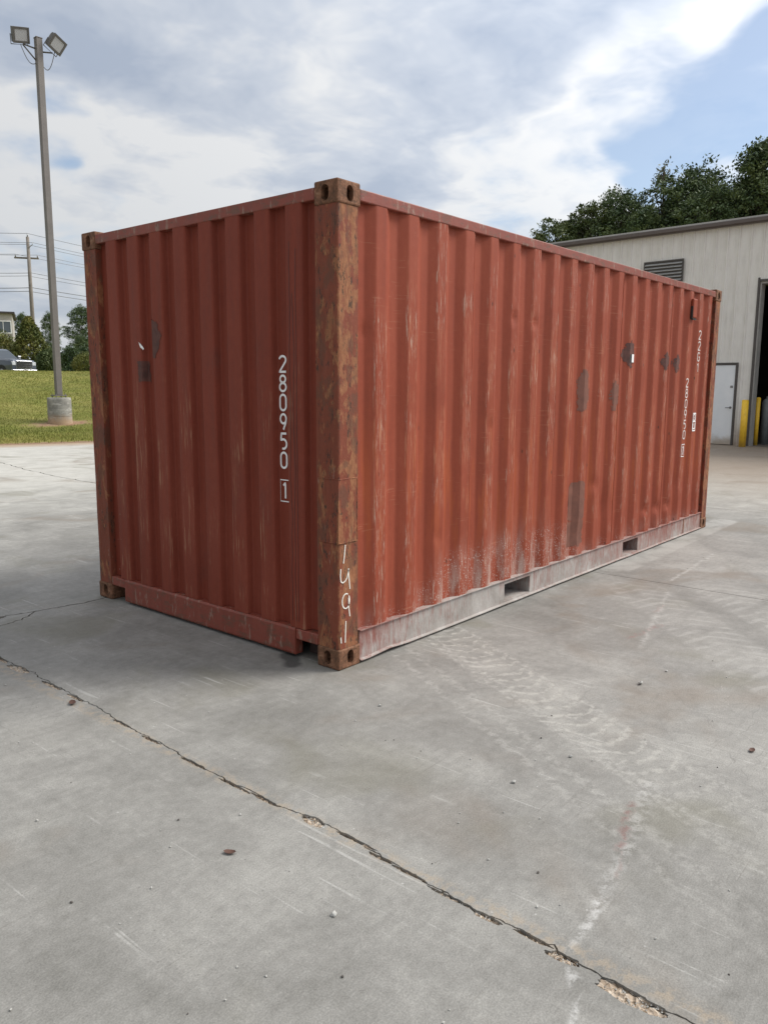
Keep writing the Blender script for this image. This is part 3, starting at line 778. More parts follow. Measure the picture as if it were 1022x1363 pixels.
# weld seams between wall sheets
for k in range(5):
    v = 1.268 + k*4*SP*.993
    bm = bmesh.new(); d = interp(side_pts, v)
    tube(bm, [(v, d-.0005+disp(v, z, DENTS, 1), z) for z in np.linspace(.20, 2.50, 40)], .0028, 6); obj('weld_seam', bm, M_SIDE, cont, True)
# ventilator near the far end
bm = bmesh.new(); box(bm, 5.15, 5.262, -.022, .0075, 2.245, 2.435, .012, 2); vn = obj('ventilator', bm, M_SIDE, cont)
obj('vent_slot', nb(5.142, 5.149, -.018, .004, 2.235, 2.36), M_BLACK, vn)
for z in (2.23,): obj('vent_mouth', nb(5.155, 5.257, -.018, .004, z, z+.012), M_BLACK, vn)

# ---- lettering: strokes laid on the sheet metal
def arc(cx, cy, rx, ry, a0, a1, n=14): return [(cx+rx*math.cos(R(a0+(a1-a0)*i/n)), cy+ry*math.sin(R(a0+(a1-a0)*i/n))) for i in range(n+1)]
GLY = {'2': [arc(.5, .74, .40, .21, 170, -20) + [(.84, .62), (.10, .055), (.10, .055), (.92, .055)]],
       '8': [arc(.5, .745, .34, .20, 90, 450, 22), arc(.5, .285, .40, .235, 90, 450, 22)],
       '0': [arc(.5, .70, .38, .25, 0, 180) + arc(.5, .30, .38, .25, 180, 360) + [(.88, .70)]],
       '9': [arc(.5, .68, .37, .27, 0, 360, 22), [(.87, .70), (.80, .45), (.50, .05)]],
       '5': [[(.86, .945), (.22, .945), (.16, .56)] + arc(.46, .33, .42, .28, 120, -110)],
       '1': [[(.25, .78), (.55, .93), (.55, .04)]],
       'G': [arc(.5, .68, .38, .27, 20, 180) + arc(.5, .32, .38, .27, 180, 360) + [(.88, .48), (.55, .48)]],
       '3': [arc(.48, .74, .36, .21, 160, -80) + arc(.48, .29, .40, .24, 80, -160)]}
def stroke_mesh(strokes, w_, fmap, step=.012):
    bm = bmesh.new()
    for st in strokes:
        pts = [Vector(st[0])]
        for p in st[1:]:
            p = Vector(p); d = (p-pts[-1]).length
            if d < 1e-5: continue
            n = max(1, int(d/step)); a = pts[-1]
            pts += [a+(p-a)*i/n for i in range(1, n+1)]
        prev = None
        for i, p in enumerate(pts):
            d = pts[min(i+1, len(pts)-1)]-pts[max(i-1, 0)]
            d = d.normalized() if d.length > 1e-7 else Vector((1, 0)); nn = Vector((-d.y, d.x))
            cur = [bm.verts.new(fmap(*(p+nn*w_/2*o))) for o in (-1, -.33, .33, 1)]
            if prev:
                for a, b in ((0, 1), (1, 2), (2, 3)):
                    try: bm.faces.new((prev[a], prev[b], cur[b], cur[a]))
                    except ValueError: pass
            prev = cur
    return bm
def place(ch, u0, v0, gw, gh): return [[(u0+x*gw, v0+y*gh) for x, y in s_] for s_ in GLY[ch]]
# on the end wall: 280950 1 on the flat beside the last rib; u runs to the right seen from outside = -y
endmap = lambda u, v: (.052 + disp(-u, v, EDENTS, 5) - .0016, -u, v)
zt = [1.728, 1.621, 1.514, 1.405, 1.296, 1.187]
for ch, z in zip('280950', zt):
    obj('numeral', stroke_mesh(place(ch, -.504, z-.100, .064, .097), .0125, endmap, .006), M_WHITE, cont)
obj('numeral', stroke_mesh(place('1', -.492, .912, .055, .100), .0125, endmap, .006), M_WHITE, cont)
obj('check_digit_frame', stroke_mesh([[(-.504, .898), (-.504, 1.022)], [(-.507, 1.022), (-.424, 1.022)], [(-.507, .898), (-.424, .898)], [(-.426, .898), (-.426, 1.022)]], .006, endmap), M_WHITE, cont)
# on the side wall: type code and number, draped over the ribs
sidemap = lambda u, v: (u, side_d(u, v) - .0025, v)
for ch, z in zip('22G1', (2.145, 2.035, 1.925, 1.815)): obj('numeral', stroke_mesh(place(ch, 5.424, z-.1, .080, .095), .013, sidemap, .008), M_WORN, cont)
for ch, z in zip('280950', (1.655, 1.550, 1.445, 1.340, 1.235, 1.130)): obj('numeral', stroke_mesh(place(ch, 5.142, z-.098, .080, .094), .013, sidemap, .008), M_WORN, cont)
obj('numeral', stroke_mesh(place('1', 5.155, .868, .055, .10), .014, sidemap, .008), M_WHITE, cont)
obj('check_digit_frame', stroke_mesh([[(5.14, .855), (5.14, .98), (5.222, .98), (5.222, .855), (5.14, .855)]], .007, sidemap), M_WHITE, cont)
obj('code_frame', stroke_mesh([[(5.424, 1.11), (5.424, 1.29), (5.500, 1.29), (5.500, 1.11), (5.424, 1.11)], [(5.424, 1.205), (5.50, 1.205)]], .012, sidemap), M_WHITE, cont)
obj('numeral', stroke_mesh(place('3', 5.436, 1.212, .052, .07), .011, sidemap, .006) , M_WHITE, cont)
obj('code_mark', stroke_mesh([[(5.436, 1.185), (5.436, 1.130), (5.484, 1.130), (5.484, 1.185)]], .011, sidemap, .006), M_WHITE, cont)
# chalked 1 4 9 1 on the near post
cm_ = lambda u, v: (u, .0047 + .0016*mnoise.noise(Vector((v*4, .006*9, 7)))*0 - .0012, v)
CH = [[(.058, .704), (.051, .65), (.043, .603)], [(.022, .575), (.018, .535), (.022, .505), (.036, .495), (.056, .502), (.072, .518), (.080, .545), (.084, .568)], [(.083, .560), (.087, .51), (.095, .450)],
      arc(.062, .388, .030, .042, 60, 400, 20), [(.084, .405), (.086, .34), (.094, .295)], [(.061, .275), (.058, .21), (.055, .152)], [(.020, .19), (.024, .155)]]
for st in CH: obj('chalk_stroke', stroke_mesh([st], .0072, cm_, .01), M_CHALK, p0)

# ---- patches of touch-up paint, sticker remains
def patch(name, m_, pts, fmap, res=.007, seed=0, edge=.012):
    us = [p[0] for p in pts]; vs = [p[1] for p in pts]
    u0, u1, v0, v1 = min(us)-.02, max(us)+.02, min(vs)-.02, max(vs)+.02
    def inside(u, v):
        u += edge*mnoise.noise(Vector((u*22, v*22, seed))) + edge*.6*mnoise.noise(Vector((u*70, v*70, seed+2)))
        v += edge*mnoise.noise(Vector((u*22, v*22, seed+8)))
        c_ = False; n = len(pts)
        for i in range(n):
            (a, b), (c2_, d) = pts[i], pts[i-1]
            if (b > v) != (d > v) and u < (c2_-a)*(v-b)/(d-b)+a: c_ = not c_
        return c_
    bm = bmesh.new(); nu, nv = int((u1-u0)/res)+1, int((v1-v0)/res)+1; vv = {}
    def gv_(i, j):
        if (i, j) not in vv: vv[i, j] = bm.verts.new(fmap(u0+i*res, v0+j*res))
        return vv[i, j]
    for i in range(nu):
        for j in range(nv):
            if inside(u0+(i+.5)*res, v0+(j+.5)*res): bm.faces.new((gv_(i, j), gv_(i+1, j), gv_(i+1, j+1), gv_(i, j+1)))
    return obj(name, bm, m_, cont)
off = lambda e: (lambda u, v: (u, side_d(u, v) - e - .0012, v))
el = lambda cx, cy, rx, ry, n=24: [(cx+rx*math.cos(2*math.pi*i/n), cy+ry*math.sin(2*math.pi*i/n)) for i in range(n)]
patch('touch_up_patch', M_GREY, el(2.85, .635, .18, .17), off(.001), .009, 1)
patch('touch_up_patch', M_GREY, [(2.72, .27), (2.95, .27), (2.95, .48), (2.72, .48)], off(.0004), .009, 2, .03)
patch('touch_up_patch', M_GREY, el(2.87, 1.53, .075, .165), off(.001), .009, 3, .035)
patch('touch_up_patch', M_GREY, el(3.46, 1.49, .055, .13), off(.001), .009, 4, .035)
patch('sticker_residue', M_DARKRES, [(3.60, 1.845), (3.745, 1.965), (3.83, 1.845), (3.745, 1.715)], off(.001), .009, 5, .03)
patch('sticker_residue', M_DARKRES, [(4.50, 1.80), (4.58, 1.90), (4.66, 1.80), (4.58, 1.70)], off(.001), .009, 6, .035)
patch('sticker_residue', M_DARKRES, [(4.80, 1.80), (4.88, 1.89), (4.94, 1.80), (4.88, 1.70)], off(.001), .009, 7, .05)
patch('sticker', M_WHITE, [(3.758, 1.772), (3.800, 1.772), (3.800, 1.845), (3.758, 1.845)], off(.002), .007, 8, .0)
patch('sticker', M_BLACK, [(3.722, 1.770), (3.756, 1.770), (3.756, 1.840), (3.722, 1.840)], off(.002), .007, 9, .0)
endoff = lambda e: (lambda u, v: (end_d(u, v) - e - .0012, u, v))
patch('sticker_residue', M_DARKRES, [(1.675, 1.99), (1.60, 1.955), (1.545, 1.86), (1.60, 1.755), (1.675, 1.70), (1.69, 1.85)], endoff(.001), .006, 11, .02)
patch('sticker_residue', M_DARKRES, [(1.82, 1.70), (1.745, 1.70), (1.745, 1.575), (1.82, 1.575)], endoff(.001), .006, 12, .02)
patch('paper_scrap', M_WHITE, [(1.795, 1.835), (1.775, 1.82), (1.742, 1.79), (1.752, 1.782), (1.785, 1.80)], lambda u, v: (.004, u, v), .004, 13, .004)
# cracked sealant lines running down the last rib of the end wall
for k, (u0, amp) in enumerate(((.368, .012), (.340, .010), (.318, .006))):
    z1 = (2.32, 2.05, 2.28)[k]
    pts = [(u0 + amp*mnoise.noise(Vector((z*3.2, k, 2))) + amp*.5*mnoise.noise(Vector((z*9, k, 4))), z) for z in np.linspace(.22, z1, 70)]
    obj('sealant_bead', stroke_mesh([pts], .0042, lambda u, v: (end_d(u, v)-.0016, u, v), .03), M_SEAL, cont)

# ================================================================== metal shed
def wall_fn(t, b):
    P = t.coord('Object'); n = t.noise(P, 2.5, 5, .6); st = t.noise(t.map(P, (6, 6, .7)), 1.5, 5, .6)
    G = t.new('ShaderNodeNewGeometry').outputs['Position']; z = t.sep(G)[2]
    k = t.add(t.mul(n, .4), t.mul(st, .6))
    c = t.ramp(k, [(.32, (.68, .655, .60)), (.5, (.78, .755, .70)), (.68, (.84, .82, .77))])
    dirt = t.ss(t.add(z, t.mul(t.sub(t.noise(G, 3, 5, .65), .5), .7)), .02, .75, 1, 0)
    c = t.mix(t.mul(dirt, .75), c, (.30, .205, .12))
    t.put(b.inputs['Base Color'], c)
M_WALL = mat('shed_sheet_metal', wall_fn, rough=.5)
M_TRIM = simple('shed_dark_trim', (.085, .075, .068), .2, 8, .5); M_FASC = simple('shed_fascia', (.115, .092, .082), .15, 3, .5)
M_ROOF = simple('shed_roof', (.42, .41, .39), .15, 2, .5); M_JAMB = simple('shed_jamb', (.40, .39, .36), .2, 3, .55)
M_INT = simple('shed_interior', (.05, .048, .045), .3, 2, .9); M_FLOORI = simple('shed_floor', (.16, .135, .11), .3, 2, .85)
def door_fn(t, b):
    P = t.coord(); x, y, z = t.sep(P); n = t.noise(P, 3, 5, .6)
    c = t.ramp(n, [(.3, (.80, .83, .85)), (.7, (.87, .89, .90))])
    d = t.ss(t.add(z, t.mul(t.sub(t.noise(P, 5, 5, .65), .5), .35)), .02, .34, 1, 0)
    t.put(b.inputs['Base Color'], t.mix(t.mul(d, .8), c, (.36, .27, .17)))
M_DOOR = mat('steel_door_paint', door_fn, rough=.45)
M_METAL = simple('dull_metal', (.25, .25, .25), .2, 20, .35, .8); M_ALU = simple('louvre_metal', (.50, .50, .49), .1, 10, .4, .3)
def yellow_fn(t, b):
    P = t.coord(); z = t.sep(P)[2]; n = t.noise(P, 5, 5, .65); s = t.noise(t.map(P, (18, 18, 2)), 1.5, 5, .65)
    c = t.ramp(n, [(.3, (.86, .50, .03)), (.7, (.97, .62, .05))])
    c = t.mix(t.mul(t.ss(s, .56, .70), .6), c, (.35, .22, .04))
    c = t.mix(t.mul(t.ss(t.add(z, t.mul(n, .3)), .1, .45, 1, 0), .5), c, (.34, .23, .08))
    t.put(b.inputs['Base Color'], c)
M_YEL = mat('bollard_yellow', yellow_fn, rough=.5)

shed = thing('metal_shed', 'long pale grey ribbed metal shed with brown eave fascia behind the container', 'building', (19.7, 3.325, 0), R(-3))
PM = {}
def panel(u0, u1, z0, z1, ribs=True):
    key = (round(u1-u0, 3), z0, z1, round((u0-.0) % .305, 3))
    if key not in PM:
        pts = [(0, 0)]; w_ = u1-u0; ph = (-u0) % .305; r = ph
        while r < w_ - .05:
            if r > .04: pts += [(r-.032, 0), (r-.014, -.030), (r+.014, -.030), (r+.032, 0)]
            for q in (.11, .19):
                if r+q < w_-.03: pts += [(r+q-.012, 0), (r+q-.006, -.004), (r+q+.006, -.004), (r+q+.012, 0)]
            r += .305
        pts.append((w_, 0)); pts = [p for i, p in enumerate(pts) if i == 0 or p[0] > pts[i-1][0]+1e-4]
        bm = bmesh.new(); A = [bm.verts.new((d, u, z0)) for u, d in pts]; B = [bm.verts.new((d, u, z1)) for u, d in pts]
        for i in range(len(pts)-1): bm.faces.new((A[i], B[i], B[i+1], A[i+1]))
        ob = obj('wall_panel', bm, M_WALL, shed, loc=(0, u0, 0)); PM[key] = ob.data
    else: obj('wall_panel', PM[key], parent=shed, loc=(0, u0, 0))
EZ = 5.80
panel(.06, .405, .0, EZ); panel(.405, 1.37, 2.225, EZ)
u = 1.37
while u < 11.4: panel(u, u+.915, .0, EZ); u += .915
UMAX = u
u = -4.40
for i in range(5): panel(u+i*.892, u+(i+1)*.892, 4.36, EZ)
u = -4.46
while u > -16: panel(u-.915, u, .0, EZ); u -= .915
UMIN = u
DP = 14.
gb = lambda n, *a, m_=M_WALL, **k: obj(n, nb(*a, **k), m_, shed)
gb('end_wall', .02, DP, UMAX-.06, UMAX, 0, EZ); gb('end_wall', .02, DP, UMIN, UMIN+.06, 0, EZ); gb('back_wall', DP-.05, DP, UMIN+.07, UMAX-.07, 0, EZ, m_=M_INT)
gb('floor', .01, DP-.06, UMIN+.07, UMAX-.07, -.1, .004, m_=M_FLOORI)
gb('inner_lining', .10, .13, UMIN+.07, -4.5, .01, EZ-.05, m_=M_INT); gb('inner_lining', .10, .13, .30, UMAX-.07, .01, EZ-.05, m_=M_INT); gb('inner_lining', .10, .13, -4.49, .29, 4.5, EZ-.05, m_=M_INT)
for s_ in (0, 1):                                  # two roof slopes
    bm = bmesh.new(); x0, x1, za, zb = (-.20, DP/2, 5.90, 6.62) if not s_ else (DP/2+.001, DP+.2, 6.62, 5.90)
    v = [bm.verts.new(p) for p in ((x0, UMIN-.3, za), (x1, UMIN-.3, zb), (x1, UMAX+.3, zb), (x0, UMAX+.3, za), (x0, UMIN-.3, za+.05), (x1, UMIN-.3, zb+.05), (x1, UMAX+.3, zb+.05), (x0, UMAX+.3, za+.05))]
    for q in ((3, 2, 1, 0), (4, 5, 6, 7), (0, 1, 5, 4), (1, 2, 6, 5), (2, 3, 7, 6), (3, 0, 4, 7)): bm.faces.new([v[i] for i in q])
    obj('roof', bm, M_ROOF, shed)
gb('fascia', -.19, -.055, UMIN-.29, UMAX+.29, 5.775, 5.895, m_=M_FASC, bev=.01)
gb('gutter', -.235, -.195, UMIN-.29, UMAX+.29, 5.80, 5.905, m_=M_FASC, bev=.01)
gb('soffit', -.05, .14, UMIN-.29, UMAX+.29, 5.83, 5.86, m_=M_TRIM)
# overhead opening
gb('opening_trim', -.042, -.002, .004, .058, 0, 4.40, m_=M_TRIM); gb('opening_trim', -.042, -.002, -4.458, -4.404, 0, 4.40, m_=M_TRIM); gb('opening_trim', -.042, -.002, -4.40, .0, 4.305, 4.357, m_=M_TRIM)
gb('jamb', .0, .28, -.03, .003, .005, 4.30, m_=M_JAMB); gb('jamb', .0, .28, -4.403, -4.37, .005, 4.30, m_=M_JAMB); gb('jamb', .0, .28, -4.368, -.032, 4.25, 4.30, m_=M_JAMB)
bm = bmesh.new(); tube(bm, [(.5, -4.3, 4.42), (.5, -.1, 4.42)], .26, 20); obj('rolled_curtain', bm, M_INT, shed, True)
# personnel door
gb('door_frame', -.045, -.002, .410, .462, 0, 2.215, m_=M_TRIM); gb('door_frame', -.045, -.002, 1.313, 1.365, 0, 2.215, m_=M_TRIM); gb('door_frame', -.045, -.002, .4625, 1.3125, 2.165, 2.215, m_=M_TRIM)
dr = gb('door', -.024, .02, .468, 1.307, .015, 2.158, m_=M_DOOR, bev=.003)
bm = bmesh.new(); tube(bm, [(-.025, .535, 1.02), (-.075, .535, 1.02)], .014, 8); tube(bm, [(-.075, .53, 1.02), (-.078, .655, 1.015)], .011, 8); tube(bm, [(-.0245, .535, 1.02), (-.034, .535, 1.02)], .034, 12); obj('handle', bm, M_METAL, dr)
bm = bmesh.new(); tube(bm, [(-.0245, .54, 1.58), (-.05, .54, 1.58)], .030, 12); box(bm, -.027, -.0246, .505, .575, 1.55, 1.61); obj('deadbolt', bm, M_METAL, dr)
# louvre
lv = gb('louvre', -.050, -.032, 2.08, 3.20, 4.49, 5.065, m_=M_TRIM)
for a in ((-.075, -.051, 2.06, 2.10, 4.47, 5.085), (-.075, -.051, 3.18, 3.22, 4.47, 5.085), (-.075, -.051, 2.101, 3.179, 4.47, 4.505), (-.075, -.051, 2.101, 3.179, 5.05, 5.085)): obj('louvre_frame', nb(*a), M_TRIM, lv)
for i in range(6):
    z = 4.515 + i*.09; bm = bmesh.new(); v = [bm.verts.new(p) for p in ((-.052, 2.102, z+.050), (-.110, 2.102, z+.010), (-.110, 3.178, z+.010), (-.052, 3.178, z+.050), (-.052, 2.102, z+.042), (-.108, 2.102, z), (-.108, 3.178, z), (-.052, 3.178, z+.042))]
    for q in ((0, 1, 2, 3), (7, 6, 5, 4), (1, 5, 6, 2), (0, 4, 5, 1), (2, 6, 7, 3)): bm.faces.new([v[i_] for i_ in q])
    obj('slat', bm, M_ALU, lv)

def bollard(name, label, p, r, h):
    b = thing(name, label, 'bollard', p)
    bm = bmesh.new(); tube(bm, [(0, 0, 0), (0, 0, h-.03)], r, 20); obj('post', bm, M_YEL, b, True)
    bm = bmesh.new(); tube(bm, [(0, 0, h-.0295), (0, 0, h-.012), (0, 0, h-.003)], [r*.99, r*.92, r*.6], 20); obj('cap', bm, M_YEL, b)
bollard('bollard', 'thick yellow bollard between the white door and the open bay', (19.27, 3.36, 0), .086, 1.245)
bollard('bollard', 'slim yellow bollard standing just inside the open bay', (20.13, 3.27, .004), .060, 1.30)
M_CYL = simple('cylinder_grey', (.19, .21, .21), .3, 6, .5); M_BLUE = simple('cart_blue', (.03, .06, .16), .3, 5, .5); M_ORG = simple('crate_orange', (.35, .10, .03), .3, 6, .6)
for i, (p, hh_, lab) in enumerate((((20.70, 3.20, .004), 1.32, 'tall grey gas cylinder standing behind the slim bollard'), ((20.95, 2.93, .004), 1.05, 'shorter grey gas cylinder next to the tall one in the bay'))):
    c_ = thing('gas_cylinder', lab, 'gas cylinder', p, group='gas cylinders in the bay')
    bm = bmesh.new(); tube(bm, [(0, 0, 0), (0, 0, hh_*.86), (0, 0, hh_*.92), (0, 0, hh_*.95)], [.115, .115, .09, .04], 16); obj('tank', bm, M_CYL, c_, True)
    bm = bmesh.new(); tube(bm, [(0, 0, hh_*.945), (0, 0, hh_)], .022, 8); tube(bm, [(-.05, 0, hh_*.985), (.05, 0, hh_*.985)], .012, 6); obj('valve', bm, M_METAL, c_)
tc = thing('tool_cart', 'dark blue tool cart in the shade of the bay', 'tool cart', (21.9, 3.02, .004), .3)
obj('cabinet', nb(-.25, .25, -.35, .35, .12, .85, .015, 2), M_BLUE, tc)
for i in range(4): obj('drawer', nb(-.268, -.2505, -.32, .32, .16+i*.17, .31+i*.17, .004), M_BLUE, tc)
for sx in (-.2, .2):
    for sy in (-.28, .28):
        bm = bmesh.new(); tube(bm, [(sx, sy-.02, .06), (sx, sy+.02, .06)], .058, 12); obj('castor', bm, M_BLACK, tc)
cr = thing('crate', 'small orange crate on the floor of the bay', 'crate', (21.35, 2.72, .004), .2)
for a in ((-.2, .2, -.15, -.135, 0, .2), (-.2, .2, .135, .15, 0, .2), (-.2, -.185, -.134, .134, 0, .2), (.185, .2, -.134, .134, 0, .2), (-.184, .184, -.134, .134, .001, .015)): obj('side_panel' if a[5] > .1 else 'base_panel', nb(*a), M_ORG, cr)

# ================================================================== lamp post
M_POLE = simple('pole_bronze', (.155, .140, .125), .15, 3, .5); M_FIX = simple('floodlight_housing', (.10, .095, .085), .2, 6, .5)
def base_fn(t, b):
    P = t.coord(); z = t.sep(P)[2]; n = t.noise(P, 4, 6, .65); s = t.noise(t.map(P, (3, 3, 9)), 1.6, 5, .6)
    c = t.ramp(n, [(.3, (.17, .165, .15)), (.7, (.36, .345, .31))])
    c = t.mix(t.mul(t.ss(s, .54, .66), .6), c, (.52, .50, .46))
    c = t.mix(t.mul(t.ss(t.add(z, t.mul(n, .35)), .28, .60, 1, 0), .85), c, (.42, .28, .17))
    t.put(b.inputs['Base Color'], c); t.put(b.inputs['Normal'], t.bump(n, .5, .02))
M_BASE = mat('lamp_footing_concrete', base_fn, rough=.9)
M_LENS = mat('lamp_lens', None, (.42, .43, .43), .12)
lp = thing('lamp_post', 'tall square lamp post with two floodlights on a concrete footing in the grass', 'lamp post', (9.18, 20.08, .30))
bm = bmesh.new(); n = 40; rings = []
for z, r in ((-.3, .345), (.0, .345), (.10, .348), (.28, .345), (.283, .338), (.30, .338), (.303, .345), (.52, .343), (.523, .336), (.54, .336), (.543, .342), (.78, .340), (.835, .335), (.85, .32)):
    rings.append([bm.verts.new((r*math.cos(2*math.pi*i/n), r*math.sin(2*math.pi*i/n), z)) for i in range(n)])
for A, B in zip(rings, rings[1:]):
    for i in range(n): bm.faces.new((A[i], A[(i+1) % n], B[(i+1) % n], B[i]))
bm.faces.new(rings[-1]); obj('footing', bm, M_BASE, lp)
ang = R(63.5+22)
def rotz(bm, a): bmesh.ops.rotate(bm, verts=bm.verts, cent=(0, 0, 0), matrix=Matrix.Rotation(a, 3, 'Z')); return bm
obj('base_plate', rotz(nb(-.18, .18, -.18, .18, .895, .925), ang), M_POLE, lp)
for sx in (-.14, .14):
    for sy in (-.14, .14): bm = bmesh.new(); tube(bm, [(sx, sy, .845), (sx, sy, .97)], .014, 8); obj('anchor_bolt', rotz(bm, ang), M_METAL, lp)
obj('pole', rotz(nb(-.087, .087, -.087, .087, .926, 10.84, .012, 2), ang), M_POLE, lp)
obj('pole_cap', rotz(nb(-.094, .094, -.094, .094, 10.842, 10.86), ang), M_POLE, lp)
rv = Vector((.894, -.448, 0)); av = Vector((.448, .894, 0))       # right and away, seen from the yard
def arm(pts, r, nm='bracket_arm'): bm = bmesh.new(); tube(bm, pts, r, 8); obj(nm, bm, M_FIX, lp, True)
Lc = rv*-.40 + Vector((0, 0, 10.62)); Rc = rv*.36 + Vector((0, 0, 10.58))
arm([rv*-.06+Vector((0, 0, 10.56)), Lc+Vector((0, 0, .02))], .022); arm([rv*-.07+Vector((0, 0, 10.24)), Lc+Vector((0, 0, .0))], .020)
arm([rv*.07+Vector((0, 0, 10.50)), Rc+Vector((0, 0, -.06))], .022)
def sagc(a, b, d):
    return [a+(b-a)*i/12 + Vector((0, 0, -d*math.sin(math.pi*i/12))) for i in range(13)]
arm(sagc(rv*-.08+Vector((0, 0, 10.18)), Lc+rv*-.06, .20), .010, 'cable'); arm(sagc(rv*.08+Vector((0, 0, 10.15)), Rc+rv*.06+Vector((0, 0, -.02)), .28), .010, 'cable')
def flood(c, yaw, tilt, roll):
    M4 = Matrix.Translation(c) @ Matrix.Rotation(yaw, 4, 'Z') @ Matrix.Rotation(tilt, 4, 'X') @ Matrix.Rotation(roll, 4, 'Y')
    def add(nm, bm, m_, par=lp): bmesh.ops.transform(bm, matrix=M4, verts=bm.verts); return obj(nm, bm, m_, par)
    bm = bmesh.new()    # tapered housing, front at -y
    fr = [(-.22, -.11, -.19), (.22, -.11, -.19), (.22, -.11, .19), (-.22, -.11, .19)]; bk = [(-.17, .14, -.14), (.17, .14, -.14), (.17, .14, .14), (-.17, .14, .14)]
    A = [bm.verts.new(p) for p in fr]; Bm = [bm.verts.new((p[0]*.99, .02, p[2]*.99)) for p in fr]; B = [bm.verts.new(p) for p in bk]
    bm.faces.new(A); bm.faces.new(B[::-1])
    for X, Y in ((A, Bm), (Bm, B)):
        for i in range(4): bm.faces.new((X[i], Y[i], Y[(i+1) % 4], X[(i+1) % 4]))
    bmesh.ops.recalc_face_normals(bm, faces=bm.faces); hd = add('floodlight', bm, M_FIX)
    for a in ((-.23, -.175, -.135, -.111, -.20, .20), (.175, .23, -.135, -.111, -.20, .20), (-.174, .174, -.135, -.111, -.20, -.145), (-.174, .174, -.135, -.111, .145, .20)): add('bezel', nb(*a), M_FIX, hd)
    add('lens', nb(-.172, .172, -.122, -.112, -.143, .143), M_LENS, hd)
    bm = bmesh.new(); tube(bm, [(-.235, .03, .0), (-.235, .03, -.25), (.235, .03, -.25), (.235, .03, 0)], .014, 6); add('yoke', bm, M_FIX, hd)
cy = math.atan2(.894, .448) - math.pi/2
flood(Lc + Vector((0, 0, .25)) + rv*-.08, cy+R(25), R(24), R(-12)); flood(Rc + Vector((0, 0, .20)) + rv*.08, cy+R(32), R(26), R(22))

# ================================================================== foliage
def leaf_fn(stops, sat=1):
    def fn(t, b):
        P = t.coord(); n = t.noise(P, .8, 3, .6); n2 = t.noise(P, 7, 3, .6)
        t.put(b.inputs['Base Color'], t.ramp(t.add(t.mul(n, .6), t.mul(n2, .4)), stops))
    return fn
M_PINE = mat('pine_needles', leaf_fn([(.38, (.032, .060, .024)), (.5, (.080, .120, .044)), (.62, (.16, .20, .075))]), rough=.6, spec=.35)
M_OAK = mat('broad_leaves', leaf_fn([(.36, (.045, .072, .022)), (.5, (.085, .115, .034)), (.66, (.15, .165, .055))]), rough=.6, spec=.35)
M_PALE = mat('pale_leaves', leaf_fn([(.36, (.10, .12, .07)), (.66, (.26, .26, .18))]), rough=.7)
M_GOLD = mat('gold_conifer', leaf_fn([(.36, (.050, .075, .018)), (.5, (.115, .130, .028)), (.66, (.26, .22, .055))]), rough=.65, spec=.3)
M_HEDGE = mat('hedge_leaves', leaf_fn([(.36, (.022, .045, .016)), (.5, (.045, .078, .024)), (.66, (.080, .115, .034))]), rough=.55, spec=.4)
M_BARK = simple('bark', (.075, .058, .045), .35, 8, .9, bump=.6, spec=.2)
def leaves_mesh(name, clumps, n_per, size, m_, flat=.75, seed=1):
    r = np.random.default_rng(seed); P = []
    for (c, rad, k) in clumps:
        n = int(n_per*k); d = r.normal(size=(n, 3)); d /= np.linalg.norm(d, axis=1)[:, None]
        rr_ = rad*(r.random(n)**(.45 if flat == 1. else .9))[:, None]*(1. if flat == 1. else 1.32); P.append(np.array(c) + d*rr_*np.array([1, 1, flat]))
    P = np.concatenate(P); n = len(P)
    a = r.normal(size=(n, 3)); a /= np.linalg.norm(a, axis=1)[:, None]; b = np.cross(a, r.normal(size=(n, 3))); b /= np.linalg.norm(b, axis=1)[:, None]
    s = size*r.uniform(.55, 1.3, n)[:, None]; a = a*s; b = b*s*.42
    V = np.stack([P-a, P+b, P+a, P-b], 1).reshape(-1, 3)
    return np_mesh(name, V, np.arange(n*4).reshape(-1, 4), m_)
def tree_meshes(kind, seed, h=18., rad=3.6, m_=None, nper=125, leaf=.15, lean=.3, cb=.40, ncl=110):
    r = random.Random(seed); bm = bmesh.new(); top = Vector((r.uniform(-1, 1)*lean, r.uniform(-1, 1)*lean, h))
    tp = [Vector((0, 0, -.4)).lerp(top, i/8) + Vector((r.uniform(-1, 1), r.uniform(-1, 1), 0))*.10*(0 < i < 8) for i in range(9)]
    tube(bm, tp, [h*.013*(1-.88*i/8)+.015 for i in range(9)], 8); cl = []
    for i in range(ncl):
        f = cb + (1-cb)*((i+.5)/ncl)**.9; a = i*2.39996 + r.uniform(-.5, .5)
        if kind == 'pine': w_ = rad*(1.15-((f-cb)/(1-cb))**1.3)*r.uniform(.35, 1.0)
        else: q = (f-cb)/(1-cb); w_ = rad*math.sqrt(max(.03, 1-(2*q-.85)**2*.72))*r.uniform(.35, 1.0)
        if r.random() < .12: w_ *= 1.25
        c_ = Vector((top.x*f+math.cos(a)*w_, top.y*f+math.sin(a)*w_, h*f + r.uniform(-.3, .5)))
        st = tp[min(8, int(f*8*.92))]
        tube(bm, [st.lerp(st, 0), st.lerp(c_, .55)+Vector((0, 0, .15)), c_], [h*.0036, h*.0022, .012], 5)
        k_ = r.uniform(.55, 1.25); cl.append((c_, (h*.046)*k_, k_))
        for q in range(2): cl.append((c_ + Vector((r.uniform(-1, 1), r.uniform(-1, 1), r.uniform(-.5, .7)))*h*.055, h*.032*k_, .45))
    cl.append((top, h*.03, .6))
    me = bpy.data.meshes.new('trunk'); bm.to_mesh(me); bm.free(); me.materials.append(M_BARK)
    me.polygons.foreach_set('use_smooth', [True]*len(me.polygons))
    return me, leaves_mesh('crown', cl, nper, leaf, m_, seed=seed), h
